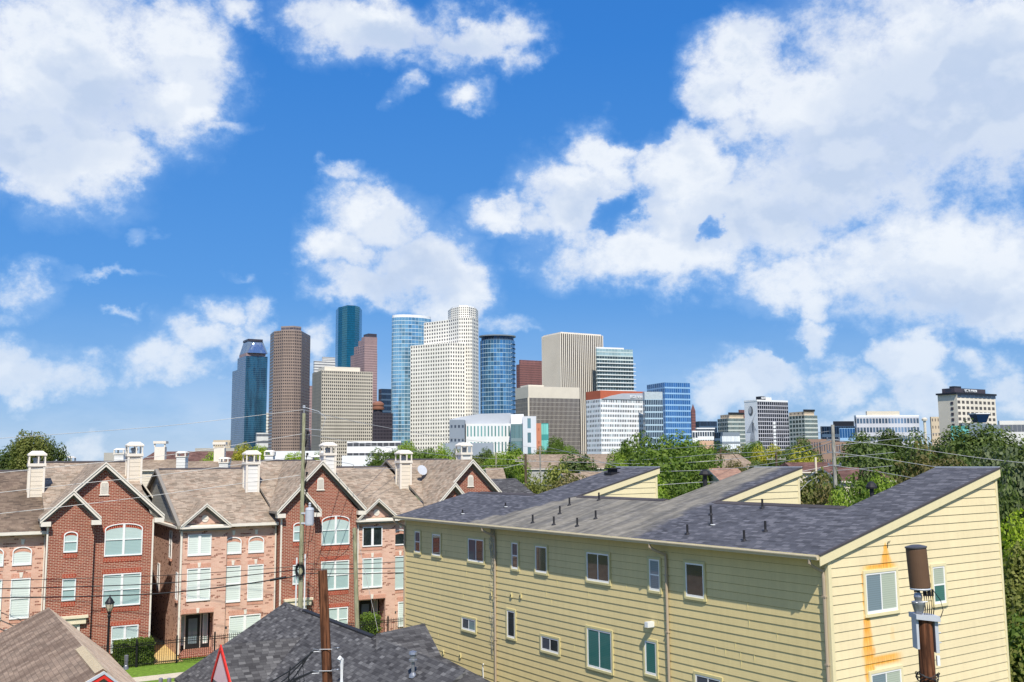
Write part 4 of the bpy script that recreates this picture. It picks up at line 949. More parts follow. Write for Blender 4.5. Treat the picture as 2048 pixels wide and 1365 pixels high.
# ------------------------------------------------------------------ near roofs
SD = np.array([math.sin(R(149)), math.cos(R(149)), 0]); SL = np.array([math.sin(R(-121)), math.cos(R(-121)), 0])   # ridge towards viewer, slope to the left
def house_axes(P): return Matrix(((SD[0], SL[0], 0, P[0]), (SD[1], SL[1], 0, P[1]), (0, 0, 1, 0), (0, 0, 0, 1)))
def place_local(o, Mx): o.matrix_world = Mx
def dark_house():
    P = atz(570, 1205, 5.5); Mx = house_axes(P); Inv = Mx.inverted()
    E = empty('dark_shingle_house', (0, 0, 0), 0, 'low house with a charcoal shingle roof in the foreground between the poles', 'house'); E.matrix_world = Mx
    m = .585
    lp = lambda p: Inv @ Vector([float(q) for q in p])
    q = lp(atz(803, 1270, 5.5)); Lr = q.x
    r = MB(); W = 5.3
    # local: x along the ridge to the viewer, y to the left, left plane z = 5.5 - m*y
    r.slab([(0, 0, 5.5), (Lr + 7.5, 0, 5.5), (Lr + 7.5, W, 5.5 - m * W), (0, W, 5.5 - m * W)], .12, 0, 0)
    r.slab([(0, 0, 5.49), (0, -3.4, 5.5 - .8 * 3.4), (Lr - 1.5, -3.4, 5.5 - .8 * 3.4), (Lr - .5, 0, 5.49)], .12, 0, 0)
    # wing plane facing the viewer on the right
    p1, p2 = lp(atz(803, 1270, 5.5)), lp(atz(849, 1247, 5.5))
    n = Vector((.42, -.10, 1)).normalized(); n0 = n; wp = Mx.to_3x3() @ n; A0 = Mx @ p1
    def onw(x, y): return lp(on_plane(x, y, np.array(A0), np.array(wp)))
    poly = [onw(752, 1268), onw(849, 1247), onw(883, 1313), onw(988, 1367), onw(1075, 1460), onw(760, 1700)]
    r.slab([tuple(v) for v in poly], .12, 0, 0)
    r.build('roof', [M['black_shingle'], M['cream_trim']], E)
    rv = MB()
    a, b_ = lp(atz(610, 1220, 5.5)).x, lp(atz(750, 1273, 5.5)).x
    rv.prism([(-.16, 5.42), (0, 5.56), (.13, 5.5), (.13, 5.44)], 'x', a, b_); rv.build('ridge_vent', M['black_rubber'], E)
    cp = MB(); cp.prism([(-.16, 5.44), (0, 5.525), (.16, 5.425)], 'x', .0, a); cp.cut(); cp.prism([(-.16, 5.44), (0, 5.525), (.16, 5.425)], 'x', b_, Lr)
    cp.each('ridge_cap', M['black_shingle'], E)
    # small cross gable with the red boards, its ridge running left
    zc = 4.8; g1 = lp(atz(443, 1291, zc)); yin = (5.5 - zc) / m; g0 = (g1.x, yin)
    yo = g1.y; xc = g1.x; hw, dz = 1.35, 1.6
    g = MB()
    g.slab([(xc, yin - .3, zc), (xc, yo, zc), (xc + hw * 1.6, yo + .0, zc - dz * .95), (xc + hw * 1.6, yin + 1.2, zc - dz * .95)], .08, 0, 1)
    g.slab([(xc, yin - .3, zc - .004), (xc - hw, yin + 1.5, zc - dz), (xc - hw, yo, zc - dz), (xc, yo, zc - .004)], .08, 0, 1)
    g.build('cross_gable_roof', [M['black_shingle'], M['cream_trim']], E)
    t = MB()
    for sx in (-1, 1):
        hx = hw if sx < 0 else hw * 1.6
        t.hexa([(xc, yo + .0, zc - .2), (xc + sx * hx, yo, zc - dz - .2), (xc + sx * hx, yo + .06, zc - dz - .2), (xc, yo + .06, zc - .2), (xc, yo, zc + .03), (xc + sx * hx, yo, zc - dz + .03), (xc + sx * hx, yo + .06, zc - dz + .03), (xc, yo + .06, zc + .03)])
    t.build('barge_board', M['red_paint'], E)
    w = MB(); w.poly([(xc, yo + .012, zc - .12), (xc - hw * .95, yo + .012, zc - dz), (xc + hw * 1.5, yo + .012, zc - dz)]); w.build('gable_board', M['pink_board'], E)
    b = MB(); b.box(.3, Lr + 7, .2, W - .5, 0, 5.5 - m * W + .1); b.build('wall', M['lap_white'], E)
    # plumbing vents
    v = MB(); p = on_plane(683, 1372, np.array(Mx @ Vector((0, 0, 5.5))), np.array((Mx.to_3x3() @ Vector((0, m, 1))))); p = lp(p)
    v.tube([(p.x, p.y, p.z - .1), (p.x, p.y, p.z + .95), (p.x + .02, p.y + .08, p.z + 1.03), (p.x + .05, p.y + .14, p.z + .95)], .075, 10); v.build('vent_pipe', M['pvc'], E)
    v = MB(); p = onw(826, 1352); pm = lp(on_plane(826, 1352, np.array(Mx @ Vector((0, 0, 5.5))), np.array((Mx.to_3x3() @ Vector((0, m, 1)))))); p = pm if (Mx @ pm).y < (Mx @ p).y and pm.y > 0 else p; v.lathe(p, [(.16, -.05), (.14, .03), (.06, .12), (.06, .5), (.15, .5), (.15, .56), (.11, .58), (.11, .72), (.16, .74), (.14, .82), (.03, .86)], 12); v.build('turbine_vent', M['galv'], E)
dark_house()
def brown_house():
    P = atz(97, 1215, 5.3); Mx = house_axes(P); Inv = Mx.inverted(); lp = lambda p: Inv @ Vector([float(q) for q in p])
    E = empty('brown_shingle_house', (0, 0, 0), 0, 'low house with a brown shingle roof at the lower left corner', 'house'); E.matrix_world = Mx
    Lr = lp(atz(229, 1340, 5.3)).x; r = MB(); ml, mr = .5, .87
    r.slab([(0, 0, 5.3), (Lr, 0, 5.3), (Lr, 6.5, 5.3 - ml * 6.5), (0, 6.5, 5.3 - ml * 6.5)], .12, 0, 1)
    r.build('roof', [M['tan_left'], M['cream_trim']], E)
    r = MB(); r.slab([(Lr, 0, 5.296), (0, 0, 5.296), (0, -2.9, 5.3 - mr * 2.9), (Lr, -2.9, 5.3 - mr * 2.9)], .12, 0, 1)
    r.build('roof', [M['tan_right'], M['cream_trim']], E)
    rv = MB(); a = lp(atz(178, 1292, 5.3)).x; rv.prism([(-.13, 5.22), (0, 5.33), (.26, 5.2), (.26, 5.16)], 'x', a, Lr - .1)
    for k in range(40): x = a + (Lr - a - .2) * k / 40; rv.prism([(-.14, 5.225), (0, 5.34), (.27, 5.205)], 'x', x, x + .07, 1)
    rv.build('ridge_vent', [M['radome'], M['gutter']], E)
    t = MB()
    for sy, mm, L_ in ((1, ml, 3.5), (-1, mr, 2.9)):
        t.hexa([(Lr, 0, 5.05), (Lr, sy * L_, 5.05 - mm * L_), (Lr + .05, sy * L_, 5.05 - mm * L_), (Lr + .05, 0, 5.05), (Lr, 0, 5.19), (Lr, sy * L_, 5.19 - mm * L_), (Lr + .05, sy * L_, 5.19 - mm * L_), (Lr + .05, 0, 5.19)], 0)
        t.hexa([(Lr, 0, 5.2), (Lr, sy * L_, 5.2 - mm * L_), (Lr + .08, sy * L_, 5.2 - mm * L_), (Lr + .08, 0, 5.2), (Lr, 0, 5.29), (Lr, sy * L_, 5.29 - mm * L_), (Lr + .08, sy * L_, 5.29 - mm * L_), (Lr + .08, 0, 5.29)], 1)
    t.build('barge_board', [M['red_paint'], M['grey_paint']], E)
    w = MB(); w.box(.3, Lr - .3, -2.5, 6, 0, 2.1); w.prism([(-2.5, 2.1), (6, 2.1), (0, 5.05)], 'x', Lr - .4, Lr - .3); w.build('wall', M['lap_grey'], E)
    for (px, py, hh) in ((252, 1335, .6),):
        p = lp(on_plane(px, py, np.array(Mx @ Vector((0, 0, 5.3))), np.array(Mx.to_3x3() @ Vector((0, -mr, 1)))))
        v = MB(); v.lathe(p, [(.14, -.1), (.1, .08), (.085, .1), (.085, .32), (.1, .32), (.1, hh)], 12); v.build('flue_pipe', M['galv'], E)
def streaks(t, uv, col): 
    n = t.noise(t.v('MULTIPLY', uv, (1, .25, 1)), .8, 5, .6)[0]; return t.mix(t.m('MULTIPLY', t.smooth(n, .42, .62), .6), col, srgb(96, 78, 66))
M['tan_left'] = shingles('brown shingles with painted shade', [srgb(122, 106, 92), srgb(142, 124, 108), srgb(156, 136, 118), srgb(132, 114, 98)], .34, .17, stain_or_shade=streaks, edge=.7, patchy=.2)  # left slope: its shade is put into darker, streaky shingle colours
M['tan_right'] = shingles('tan shingles with painted sunlight', [srgb(200, 172, 142), srgb(214, 188, 158), srgb(224, 200, 170), srgb(206, 178, 150)], .34, .17, edge=.3)  # right slope: its sunlight is put into paler shingle colours
brown_house()
for (px, py, lab) in ((321, 1372, 'short grey vent pipe at the bottom edge left of the charcoal roof'), (338, 1372, 'short grey vent pipe nearest the corner of the charcoal roof')):
    p = at(px, py, 40); v = MB(); v.lathe((0, 0, 0), [(.1, 0), (.085, .1), (.085, p[2] + .28), (.06, p[2] + .3)], 10); o = v.build('vent_post', M['galv']); o.location = (p[0], p[1], 0)
    tag(o, lab, 'vent pipe', 'vent pipes at the bottom edge')

# ------------------------------------------------------------------ utility poles and wires
def pole(px, ytop, D, r0, r1, mat, name, label, lean=(0, 0), group=None):
    t = at(px, ytop, D); E = empty(name, (t[0] - lean[0], t[1] - lean[1], 0), 0, label, 'utility pole', group)
    n = 9; pts = [(lean[0] * k / n, lean[1] * k / n, t[2] * k / n) for k in range(n + 1)]; rs = [r1 + (r0 - r1) * k / n for k in range(n + 1)]
    m = MB(); m.tube(pts, rs, 14); m.build('shaft', mat, E, True); return E, t[2], lean
def lp_at(lean, zt, z): return lean[0] * z / zt, lean[1] * z / zt
E, zt, ln = pole(608, 827, 60, .1, .165, M['pole_green'], 'utility_pole', 'tall pale green wooden pole carrying a white transformer', (.02, 0))
def ins(mb, x, y, z, s=1): mb.lathe((x, y, z), [(.03 * s, 0), (.08 * s, .03), (.08 * s, .06), (.04 * s, .09), (.08 * s, .12), (.07 * s, .16), (.02 * s, .18)], 8)
m = MB()
for yy in (868, 912, 950, 985):
    m.cut(); z = at(606, yy, 60)[2]; x, y = lp_at(ln, zt, z); m.tube([(x + .1, y, z - .8), (x + .2, y - .05, z - .4), (x + .22, y - .05, z)], .05, 6); ins(m, x + .26, y - .05, z, 1.1)
m.each('bracket', M['iron'], E)
m = MB(); x, y = lp_at(ln, zt, zt); m.tube([(x, y, zt), (x, y, zt + .35)], .02, 5); ins(m, x, y, zt + .3, 1.2)
m.tube([(x + .1, y, zt + .35), (x + .9, y, zt + .1), (x + 1.35, y, zt - .3), (x + 1.1, y, zt - 1.05), (x + .1, y, zt - .95)], .018, 5); m.build('insulator', M['grey_paint'], E)
m = MB(); tz = at(618, 1055, 60)[2]; x, y = lp_at(ln, zt, tz); tx = x + .48
m.lathe((tx, y - .1, tz), [(.24, .12), (.26, .17), (.26, 1.02), (.27, 1.05), (.23, 1.16), (.1, 1.2)], 16); m.lathe((tx, y - .1, tz + 1.2), [(.06, 0), (.09, .1), (.05, .14), (.09, .2), (.04, .3)], 8); m.box(tx - .5, tx - .2, y - .15, y - .05, tz + .2, tz + .3); m.box(tx - .5, tx - .2, y - .15, y - .05, tz + .8, tz + .9)
m.build('transformer', M['grey_paint'], E, False)
m = MB(); z = at(600, 1140, 60)[2]; x, y = lp_at(ln, zt, z)
for k in range(9): rr = .25 + .02 * k; m.tube([(x + rr * .7 * math.cos(a), y - .22 - .01 * k, z + rr * math.sin(a) * (1 + .1 * (k % 3))) for a in [j * math.pi / 7 for j in range(15)]], .014, 4)
for (dx, z0, z1, sag) in ((.5, tz + .4, z + .6, .9), (.9, tz + 1.1, z + 1.6, 1.3), (.2, tz, z + .9, .5)): m.tube([(x + .1, y - .2, z1), (x + .1 + dx * .6, y - .2, min(z0, z1) + .1), (x + .1 + dx, y - .2, z0), (x + .4 + dx * .5, y - .2, z0 + .5)], .016, 4)
m.build('cable_coil', M['wire_dark'], E)
m = MB(); x, y = lp_at(ln, zt, 5)
m.tube([(x - .27, y - .1, 1.), (x - .24, y - .1, 6.8)], .05, 8); m.cut(); m.tube([(x + .26, y - .1, 1.), (x + .26, y - .1, 7.0)], .05, 8); m.each('conduit', M['pvc'], E)

pole(709, 1056, 60.5, .12, .15, M['pole_green'], 'utility_pole', 'shorter pale green pole standing between red and pink brick townhouses', (-.33, 0))
def guy(px0, y0, D0, px1, y1, D1, r, mat, name, lab):
    a, b_ = at(px0, y0, D0), at(px1, y1, D1); mb = MB(); mb.tube([a, b_], r, 5); o = mb.build(name, mat); tag(o, lab, 'guy wire')
guy(716, 1080, 60.4, 756, 1262, 60, .014, M['wire_light'], 'guy_wire', 'slanting guy wire running down beside the shorter green pole')

E, zt, ln = pole(645, 1141, 25, .115, .15, M['pole_brown'], 'utility_pole', 'dark brown weathered pole top without wires above the charcoal roof', (-.6, 0))
XO = -.6 * 7.6 / 9.9
m = MB(Matrix.Translation((XO, 0, 0)))
for (yy, sgn) in ((1297, 1), (1340, 1)):
    m.cut(); z = at(650, yy, 25)[2]; m.tube([(-.16, -.14, z), (.16, -.14, z)], .01, 6); m.tube([(-.14, -.13, z - .02), (-.3, -.2, z + .02), (-.33, -.2, z - .05), (-.16, -.14, z - .05)], .011, 6)
    m.tube([(.14, -.12, z + .02), (.26, -.14, z + .03)], .008, 5); m.lathe((.3, -.14, z + .02), [(.035, 0), (.042, .012), (.035, .024)], 10)
m.each('eye_bolt', M['galv'], E)
m = MB(Matrix.Translation((XO, 0, 0))); z = at(650, 1300, 25)[2]
for dx, dz, x0 in ((-2.0, -1.4, -.3), (-2.2, -1.9, -.3), (-1.2, -1.6, -.34)): m.tube([(x0, -.2, z), (x0 + dx * .3, -.25, z + dz * .34), (x0 + dx * .6, -.3, z + dz * .58), (x0 + dx, -.4, z + dz)], .018, 5)
z2 = at(650, 1340, 25)[2]
for dx, dz, x0 in ((-1.5, -.55, -.3), (-1.6, -.75, -.3)): m.tube([(x0, -.2, z2), (x0 + dx * .3, -.25, z2 + dz * .3), (x0 + dx, -.4, z2 + dz)], .02, 5)
for k in range(3): m.tube([(-.55 - .12 * k, -.25, z - .25 - .2 * k), (-.5 - .1 * k, -.25, z - .7), (-.75 - .1 * k, -.25, z - .85), (-.9, -.25, z - .6 - .1 * k), (-.85, -.25, z - .35)], .014, 5)
m.build('service_cable', M['wire_dark'], E)

E, zt, ln = pole(1848, 1236, 21, .155, .19, M['pole_brown'], 'utility_pole', 'thick brown pole carrying a cylindrical cell antenna before the yellow wall', (-.05, 0))
x, y = lp_at(ln, zt, zt); m = MB()
m.hexa([(x - .24, y - .2, zt + .0), (x + .26, y - .2, zt - .06), (x + .26, y + .2, zt - .06), (x - .24, y + .2, zt), (x - .24, y - .2, zt + .1), (x + .26, y - .2, zt + .05), (x + .26, y + .2, zt + .05), (x - .24, y + .2, zt + .1)])
m.box(x - .22, x - .17, y - .12, y + .12, zt - .62, zt); m.box(x + .17, x + .24, y - .12, y + .12, zt - .7, zt - .02)
for k, zz in enumerate((.12, .3, .5)): m.tube([(x + .22, y - .05, zt - zz), (x + .31, y - .05, zt - zz)], .014, 6); m.tube([(x + .22, y + .05, zt - zz - .04), (x + .3, y + .05, zt - zz - .04)], .01, 6)
m.build('pole_top_bracket', M['grey_paint'], E)
m = MB(); m.tube([(x - .1, y - .05, zt + .1), (x - .1, y - .05, zt + .62)], .03, 10)
m.lathe((x - .12, y - .05, zt + .1), [(.08, 0), (.1, .05), (.14, .2), (.14, .24), (.07, .26), (.09, .34), (.07, .42)], 10)
m.tube([(x - .22, y - .16, zt + .33), (x + .03, y - .16, zt + .35)], .012, 5); m.build('mast_clamp', M['galv'], E)
m = MB(); azm = zt + .62; m.lathe((0, 0, 0), [(.2, 0), (.208, .02), (.208, .8), (.2, .82)], 28); o = m.build('antenna_radome', M['radome'], E, True)
o.location = (x - .05, y - .02, azm); o.rotation_euler = (0, R(-3.0), 0)
m = MB(); m.lathe((0, 0, 0), [(.212, 0), (.222, .01), (.222, .035), (.1, .07), (.02, .075)], 28); o = m.build('antenna_cap', M['radome_cap'], E); o.location = (x - .093, y - .02, azm + .82); o.rotation_euler = (0, R(-3.0), 0)
m = MB(); m.lathe((0, 0, 0), [(.2, 0), (.212, -.02), (.2, -.04)], 28); o = m.build('antenna_base_plate', M['grey_paint'], E); o.location = (x - .05, y - .02, azm)
m = MB()
for k in range(5):
    xx = x - .02 + k * .045; m.tube([(xx, y - .12 + .03 * (k % 2), azm - .02), (xx, y - .12, azm - .16)], .022, 6); m.tube([(xx, y - .12, azm - .16), (xx + .01, y - .13, azm - .4), (xx, y - .1, zt + .08)], .011, 5)
for k in range(3): m.tube([(x - .2 + k * .04, y - .1, azm - .02), (x - .2 + k * .04, y - .1, azm - .08)], .018, 6)
m.tube([(x + .18, y - .1, azm - .04), (x + .32, y - .12, azm - .25), (x + .36, y - .12, azm - .45), (x + .3, y - .12, azm - .6), (x + .22, y - .1, zt + .02)], .009, 5)
m.build('antenna_cable', M['iron'], E)
m = MB(); m.box(x + .16, x + .22, y - .16, y - .1, zt - .95, zt - .75); m.build('pole_tag', M['pvc'], E)
m = MB(); z = 7.9; 
for k in range(5): m.tube([(x + (.2 + .01 * k) * math.cos(a), y + (.2 + .01 * k) * math.sin(a), z + .05 * math.sin(3 * a + k) + .03 * k) for a in [j * math.pi / 8 for j in range(17)]], .01, 4)
m.build('cable_wrap', M['wire_dark'], E)

FARP = [(1665, 850, 75, .13, .17, M['pole_grey'], 'tall weathered grey pole rising behind the yellow building roof', (0, 0)),
        (1051, 908, 112, .14, .18, M['bark'], 'brown pole with a crossarm in front of the tan apartment roof', (0, 0)),
        (1080, 893, 185, .13, .17, M['pole_grey'], 'thin grey pole with a street light arm beside the tan apartment roof', (0, 0)),
        (992, 905, 150, .14, .17, M['pole_green'], 'pale pole standing among bright trees below the white museum building', (0, 0)),
        (1441, 897, 140, .14, .18, M['bark'], 'dark pole with curved arms right of the large green tree', (0, 0)),
        (1552, 905, 120, .13, .17, M['bark'], 'dark pole meeting many wires behind the grey shed roof', (0, 0)),
        (1631, 915, 95, .1, .12, M['cream_trim'], 'short pale pole between yellow and dark trees', (0, 0))]
for i, (px, yt, D, r0, r1, mt, lab, ln_) in enumerate(FARP):
    E, z_, l_ = pole(px, yt, D, r0, r1, mt, 'utility_pole', lab, ln_)
    if i in (1, 2, 4, 5):
        m = MB(); m.box(-1.2, 1.2, -.06, .06, z_ - .9, z_ - .78); 
        for q in (-1.1, -.5, .5, 1.1): m.lathe((q, 0, z_ - .78), [(.05, 0), (.07, .1), (.03, .2)], 6)
        if i == 4: m.tube([(0, 0, z_ - .4), (-1.2, 0, z_ - .7), (-1.8, 0, z_ - 1.2)], .06, 5); m.tube([(0, 0, z_ - .3), (1.6, 0, z_ - .6), (2.6, 0, z_ - 1.8)], .06, 5)
        m.build('crossarm', M['pole_grey'] if i != 4 else M['bark'], E)
    if i == 0:
        m = MB()
        for yy in (880, 905, 931): m.cut(); z = at(1665, yy, 75)[2]; m.box(-.5, .5, -.05, .05, z - .05, z + .05); ins(m, .45, 0, z); ins(m, -.45, 0, z)
        m.each('crossarm', M['galv'], E)

def wire(pts, r, mat, lab, name='power_line', n=7, group=None):
    """pts: (px, py, D) knots the wire hangs through"""
    W_ = [Vector([float(q) for q in at(*p)]) for p in pts]; out = []
    for i in range(len(W_) - 1):
        p0, p1, p2, p3 = W_[max(i - 1, 0)], W_[i], W_[i + 1], W_[min(i + 2, len(W_) - 1)]
        for k in range(n):
            t = k / n; out.append(.5 * ((2 * p1) + (-p0 + p2) * t + (2 * p0 - 5 * p1 + 4 * p2 - p3) * t * t + (-p0 + 3 * p1 - 3 * p2 + p3) * t ** 3))
    out.append(W_[-1]); mb = MB(); mb.tube(out, r, 5); o = mb.build(name, mat); tag(o, lab, 'wire', group); return o
WD, WL = M['wire_dark'], M['wire_light']
wire([(-40, 1163, 59), (310, 1152, 59.5), (560, 1136, 60), (605, 1129, 60)], .018, WD, 'upper thin black cable crossing the brick townhouses left of the green pole')
wire([(-40, 1179, 59), (310, 1168, 59.5), (560, 1144, 60), (605, 1138, 60)], .028, WD, 'middle black cable crossing the brick townhouses left of the green pole')
wire([(-40, 1197, 59), (310, 1188, 59.5), (560, 1158, 60), (605, 1146, 60)], .036, WD, 'lowest and thickest black cable left of the green pole')
wire([(540, 1161, 59.8), (555, 1158, 59.8), (572, 1155, 59.8)], .075, WD, 'black splice sleeve on the lowest cable left of the green pole', 'cable_sleeve')
wire([(610, 1128, 60), (705, 1129, 60.5), (830, 1122, 61)], .02, WD, 'upper black cable between the two pale green poles')
wire([(610, 1139, 60), (705, 1138, 60.5), (830, 1136, 61)], .026, WD, 'middle black cable between the two pale green poles')
wire([(610, 1147, 60), (705, 1148, 60.5), (830, 1145, 61)], .026, WD, 'lowest black cable between the two pale green poles')
wire([(640, 1050, 60), (650, 1090, 60), (640, 1105, 60), (660, 1120, 60), (690, 1105, 60), (708, 1070, 60.3)], .014, WD, 'loose black cable looping between the transformer and the shorter pole')
wire([(-40, 1032, 55), (160, 1010, 57), (333, 988, 58), (606, 950, 60)], .016, WL, 'lowest pale wire rising to the green pole across brick gables')
wire([(-40, 990, 55), (185, 965, 57), (318, 951, 58), (606, 912, 60)], .016, WL, 'second lowest pale wire rising to the green pole')
wire([(-40, 950, 55), (281, 917, 58), (418, 899, 59), (606, 868, 60)], .016, WL, 'third pale wire rising to the green pole')
wire([(-40, 880, 52), (300, 855, 57), (459, 838, 59), (606, 820, 60)], .014, WL, 'topmost pale wire reaching the tip of the green pole')
wire([(606, 820, 60), (743, 850, 75), (900, 876, 110), (1080, 897, 185)], .02, WL, 'topmost pale wire running right from the green pole')
wire([(606, 868, 60), (760, 893, 75), (900, 912, 95), (1050, 921, 112)], .018, WL, 'second pale wire running right from the green pole')
wire([(606, 912, 60), (700, 928, 68), (760, 938, 75), (1050, 930, 112)], .018, WL, 'third pale wire running right from the green pole')
wire([(900, 962, 90), (1000, 966, 100), (1100, 971, 95), (1160, 968, 92)], .02, WL, 'pale wire passing the flowering trees above the slate roof')
wire([(1060, 923, 112), (1160, 925, 108), (1300, 928, 100), (1440, 921, 95), (1552, 908, 120)], .024, WL, 'pale wire crossing the big green tree at mid height')
wire([(1060, 936, 112), (1200, 944, 100), (1300, 944, 90), (1480, 936, 85), (1665, 905, 75)], .022, WL, 'pale wire crossing the big green tree near its foot')
wire([(1080, 903, 185), (1230, 903, 130), (1400, 893, 95), (1530, 880, 85), (1665, 862, 75)], .022, WL, 'highest pale wire crossing the big green tree')
wire([(1200, 925, 120), (1330, 917, 100), (1440, 908, 90), (1560, 902, 82), (1665, 880, 75)], .022, WL, 'second highest pale wire crossing the big green tree')
wire([(1300, 972, 70), (1400, 965, 72), (1500, 962, 74), (1665, 931, 75)], .02, WL, 'low pale wire passing over the grey shed roof')
wire([(1552, 912, 120), (1600, 905, 95), (1640, 893, 80), (1665, 885, 75)], .03, WL, 'pale wire joining the dark pole to the tall grey pole')
wire([(1585, 1000, 66), (1620, 962, 70), (1665, 945, 75)], .015, WL, 'pale wire climbing from the grey shed roof to the tall grey pole')
wire([(1665, 880, 75), (1790, 892, 72), (1950, 915, 68), (2100, 932, 64)], .02, WL, 'top pale wire right of the tall grey pole')
wire([(1665, 905, 75), (1760, 917, 72), (1870, 934, 68), (2000, 952, 62)], .022, WL, 'middle pale wire right of the tall grey pole')
wire([(1665, 931, 75), (1750, 943, 72), (1830, 957, 68), (1930, 974, 62)], .022, WL, 'lowest pale wire right of the tall grey pole')
wire([(1665, 893, 75), (1720, 886, 80), (1790, 878, 90), (1880, 866, 105)], .022, WL, 'upper pale wire rising right into dark oaks')
wire([(1665, 915, 75), (1720, 912, 80), (1790, 905, 90)], .022, WL, 'middle pale wire rising right into dark oaks')
wire([(1665, 942, 75), (1720, 938, 80), (1785, 932, 88)], .022, WL, 'lower pale wire rising right into dark oaks')
wire([(1085, 893, 185), (1130, 903, 150), (1180, 918, 120), (1240, 935, 100)], .026, WL, 'pale wire sloping down right from the thin grey pole')
wire([(960, 940, 112), (1000, 938, 112), (1050, 926, 112)], .022, WL, 'short pale wire left of the brown pole with a crossarm')

# ------------------------------------------------------------------ towers
def kx(px, y=905): d = ray(px, y); return d[0] / d[1]
def hit(C, d, px): k = kx(px); s = (k * C[1] - C[0]) / (d[0] - k * d[1]); return C + d * s
def rect(pl, pc, pr, D, th=60.):
    """footprint of a block: left visible corner, near corner, right corner columns; th is the bearing of its right face"""
    C = at(pc, 905, D)[:2]; dr = np.array([math.sin(R(th)), math.cos(R(th))]); dl = np.array([math.sin(R(th - 90)), math.cos(R(th - 90))])
    Rr = hit(C, dr, pr) if pr else C + dr * 30; Ll = hit(C, dl, pl) if pl else C + dl * 30
    return [Ll, C, Rr, Ll + Rr - C]
def zat(px, py, P): return float(at(px, py, P[1])[2])
def prism_tower(name, foot, z0, z1, mats, cols, rows, parent, roofm=-1, smooth=False, mi=None):
    mb = MB(); n = len(foot); u = 0.
    for i in range(n):
        a, b_ = foot[i], foot[(i + 1) % n]; c = cols[i % len(cols)]
        mb.poly([(a[0], a[1], z0), (b_[0], b_[1], z0), (b_[0], b_[1], z1), (a[0], a[1], z1)], (mi[i % len(mi)] if mi else 0), uv=[(u, 0), (u + c, 0), (u + c, rows), (u, rows)])
        u += c
    mats = mats if isinstance(mats, list) else [mats]; mats = mats + [M['stone_light']]
    mb.poly([(p[0], p[1], z1) for p in foot], len(mats) - 1)
    return mb.build(name, mats, parent)
def rel(foot, o): return [np.array(p) - o[:2] for p in foot]
def block(name, label, pl, pc, pr, D, ytop, mat, cl, cr, rows, th=60., cat='tower', yl=None, side=None, z0=0., group=None, parapet=0., pmat=None):
    f = rect(pl, pc, pr, D, th); o = np.array([f[1][0], f[1][1], 0]); zt = zat(pc, ytop, f[1])
    E = empty(name, o, 0, label, cat, group); F = rel(f, o)
    prism_tower('body', F, z0, zt, [mat, side or mat], [cl, cr, cl, cr], rows, E, mi=[1, 0, 1, 0])
    if parapet:
        Q = [p * 1.0 for p in F]; c = sum(Q) / 4; Q = [c + (p - c) * 1.012 for p in Q]
        prism_tower('parapet', Q, zt - parapet * .3, zt + parapet, pmat or M['stone_light'], [1], 1, E)
    return E, F, zt, o
def sub(F, a0, a1, b0, b1):
    """part of a block footprint: a along the left face (0 near), b along the right face"""
    L, C, Rr, Bk = F; dl, dr = L - C, Rr - C
    P = lambda a, b_: C + dl * a + dr * b_
    return [P(a1, b0), P(a0, b0), P(a0, b1), P(a1, b1)]

G = {}
G['teal'] = facade('teal curtain wall', srgb(40, 92, 108), srgb(48, 124, 142), (.04, .96), (.06, .94), .08, .75, .3, .12, wmetal=.5)
G['steel'] = facade('steel blue curtain wall', srgb(84, 118, 138), srgb(56, 112, 138), (.06, .94), (.1, .9), .1, .6, .4, .15, wmetal=.4, tint2=srgb(40, 72, 94))
G['steel_light'] = facade('grey blue granite and glass', srgb(134, 150, 170), srgb(92, 120, 148), (.12, .88), (.3, .9), .2, .5, .6, .1)
G['taupe'] = facade('taupe granite grid', srgb(152, 134, 124), srgb(34, 28, 28), (.3, .82), (.28, .76), .2, .1, .8, .4)
G['taupe_band'] = facade('taupe granite bands', srgb(142, 130, 124), srgb(84, 76, 80), (.04, .96), (.4, .75), .2, .1, .8, .2)
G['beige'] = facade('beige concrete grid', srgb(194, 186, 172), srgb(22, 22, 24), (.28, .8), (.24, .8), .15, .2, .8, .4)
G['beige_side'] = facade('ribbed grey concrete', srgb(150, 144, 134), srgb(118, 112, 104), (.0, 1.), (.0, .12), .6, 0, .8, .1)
G['white_grid'] = facade('white granite grid', srgb(236, 232, 222), srgb(40, 38, 38), (.3, .74), (.26, .8), .2, .1, .7, .5)
G['white_band'] = facade('white bands', srgb(214, 214, 212), srgb(104, 108, 116), (.02, .98), (.45, .8), .3, .1, .7, .1)
G['pinkg'] = facade('pink granite', srgb(176, 148, 146), srgb(96, 84, 92), (.3, .75), (.2, .9), .25, .1, .75, .25)
G['curved_blue'] = facade('pale blue curved glass', srgb(206, 224, 232), srgb(112, 160, 186), (.03, .97), (.14, 1.), .1, .55, .4, .35, tint2=srgb(150, 196, 214))
G['oval_blue'] = facade('blue oval glass', srgb(190, 218, 234), srgb(92, 146, 186), (.03, .97), (.1, 1.), .08, .6, .4, .45, tint2=srgb(66, 114, 154))
G['balcony_blue'] = facade('balconies', srgb(196, 206, 214), srgb(40, 62, 88), (.0, 1.), (.3, 1.), .2, .3, .5, .5)
G['red_granite'] = facade('dark red granite', srgb(134, 92, 88), srgb(72, 52, 54), (.3, .75), (.25, .85), .2, .1, .75, .3)
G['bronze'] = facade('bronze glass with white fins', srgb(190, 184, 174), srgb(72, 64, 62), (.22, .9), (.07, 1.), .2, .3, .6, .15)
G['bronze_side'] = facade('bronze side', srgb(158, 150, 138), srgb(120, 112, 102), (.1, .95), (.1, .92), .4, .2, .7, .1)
G['rib_dark'] = plain('dark glass between ribs', srgb(52, 46, 46), .3, .2, .1)
G['rib'] = plain('cream stone ribs', srgb(230, 222, 208), .75, var=.04, scale=.05)
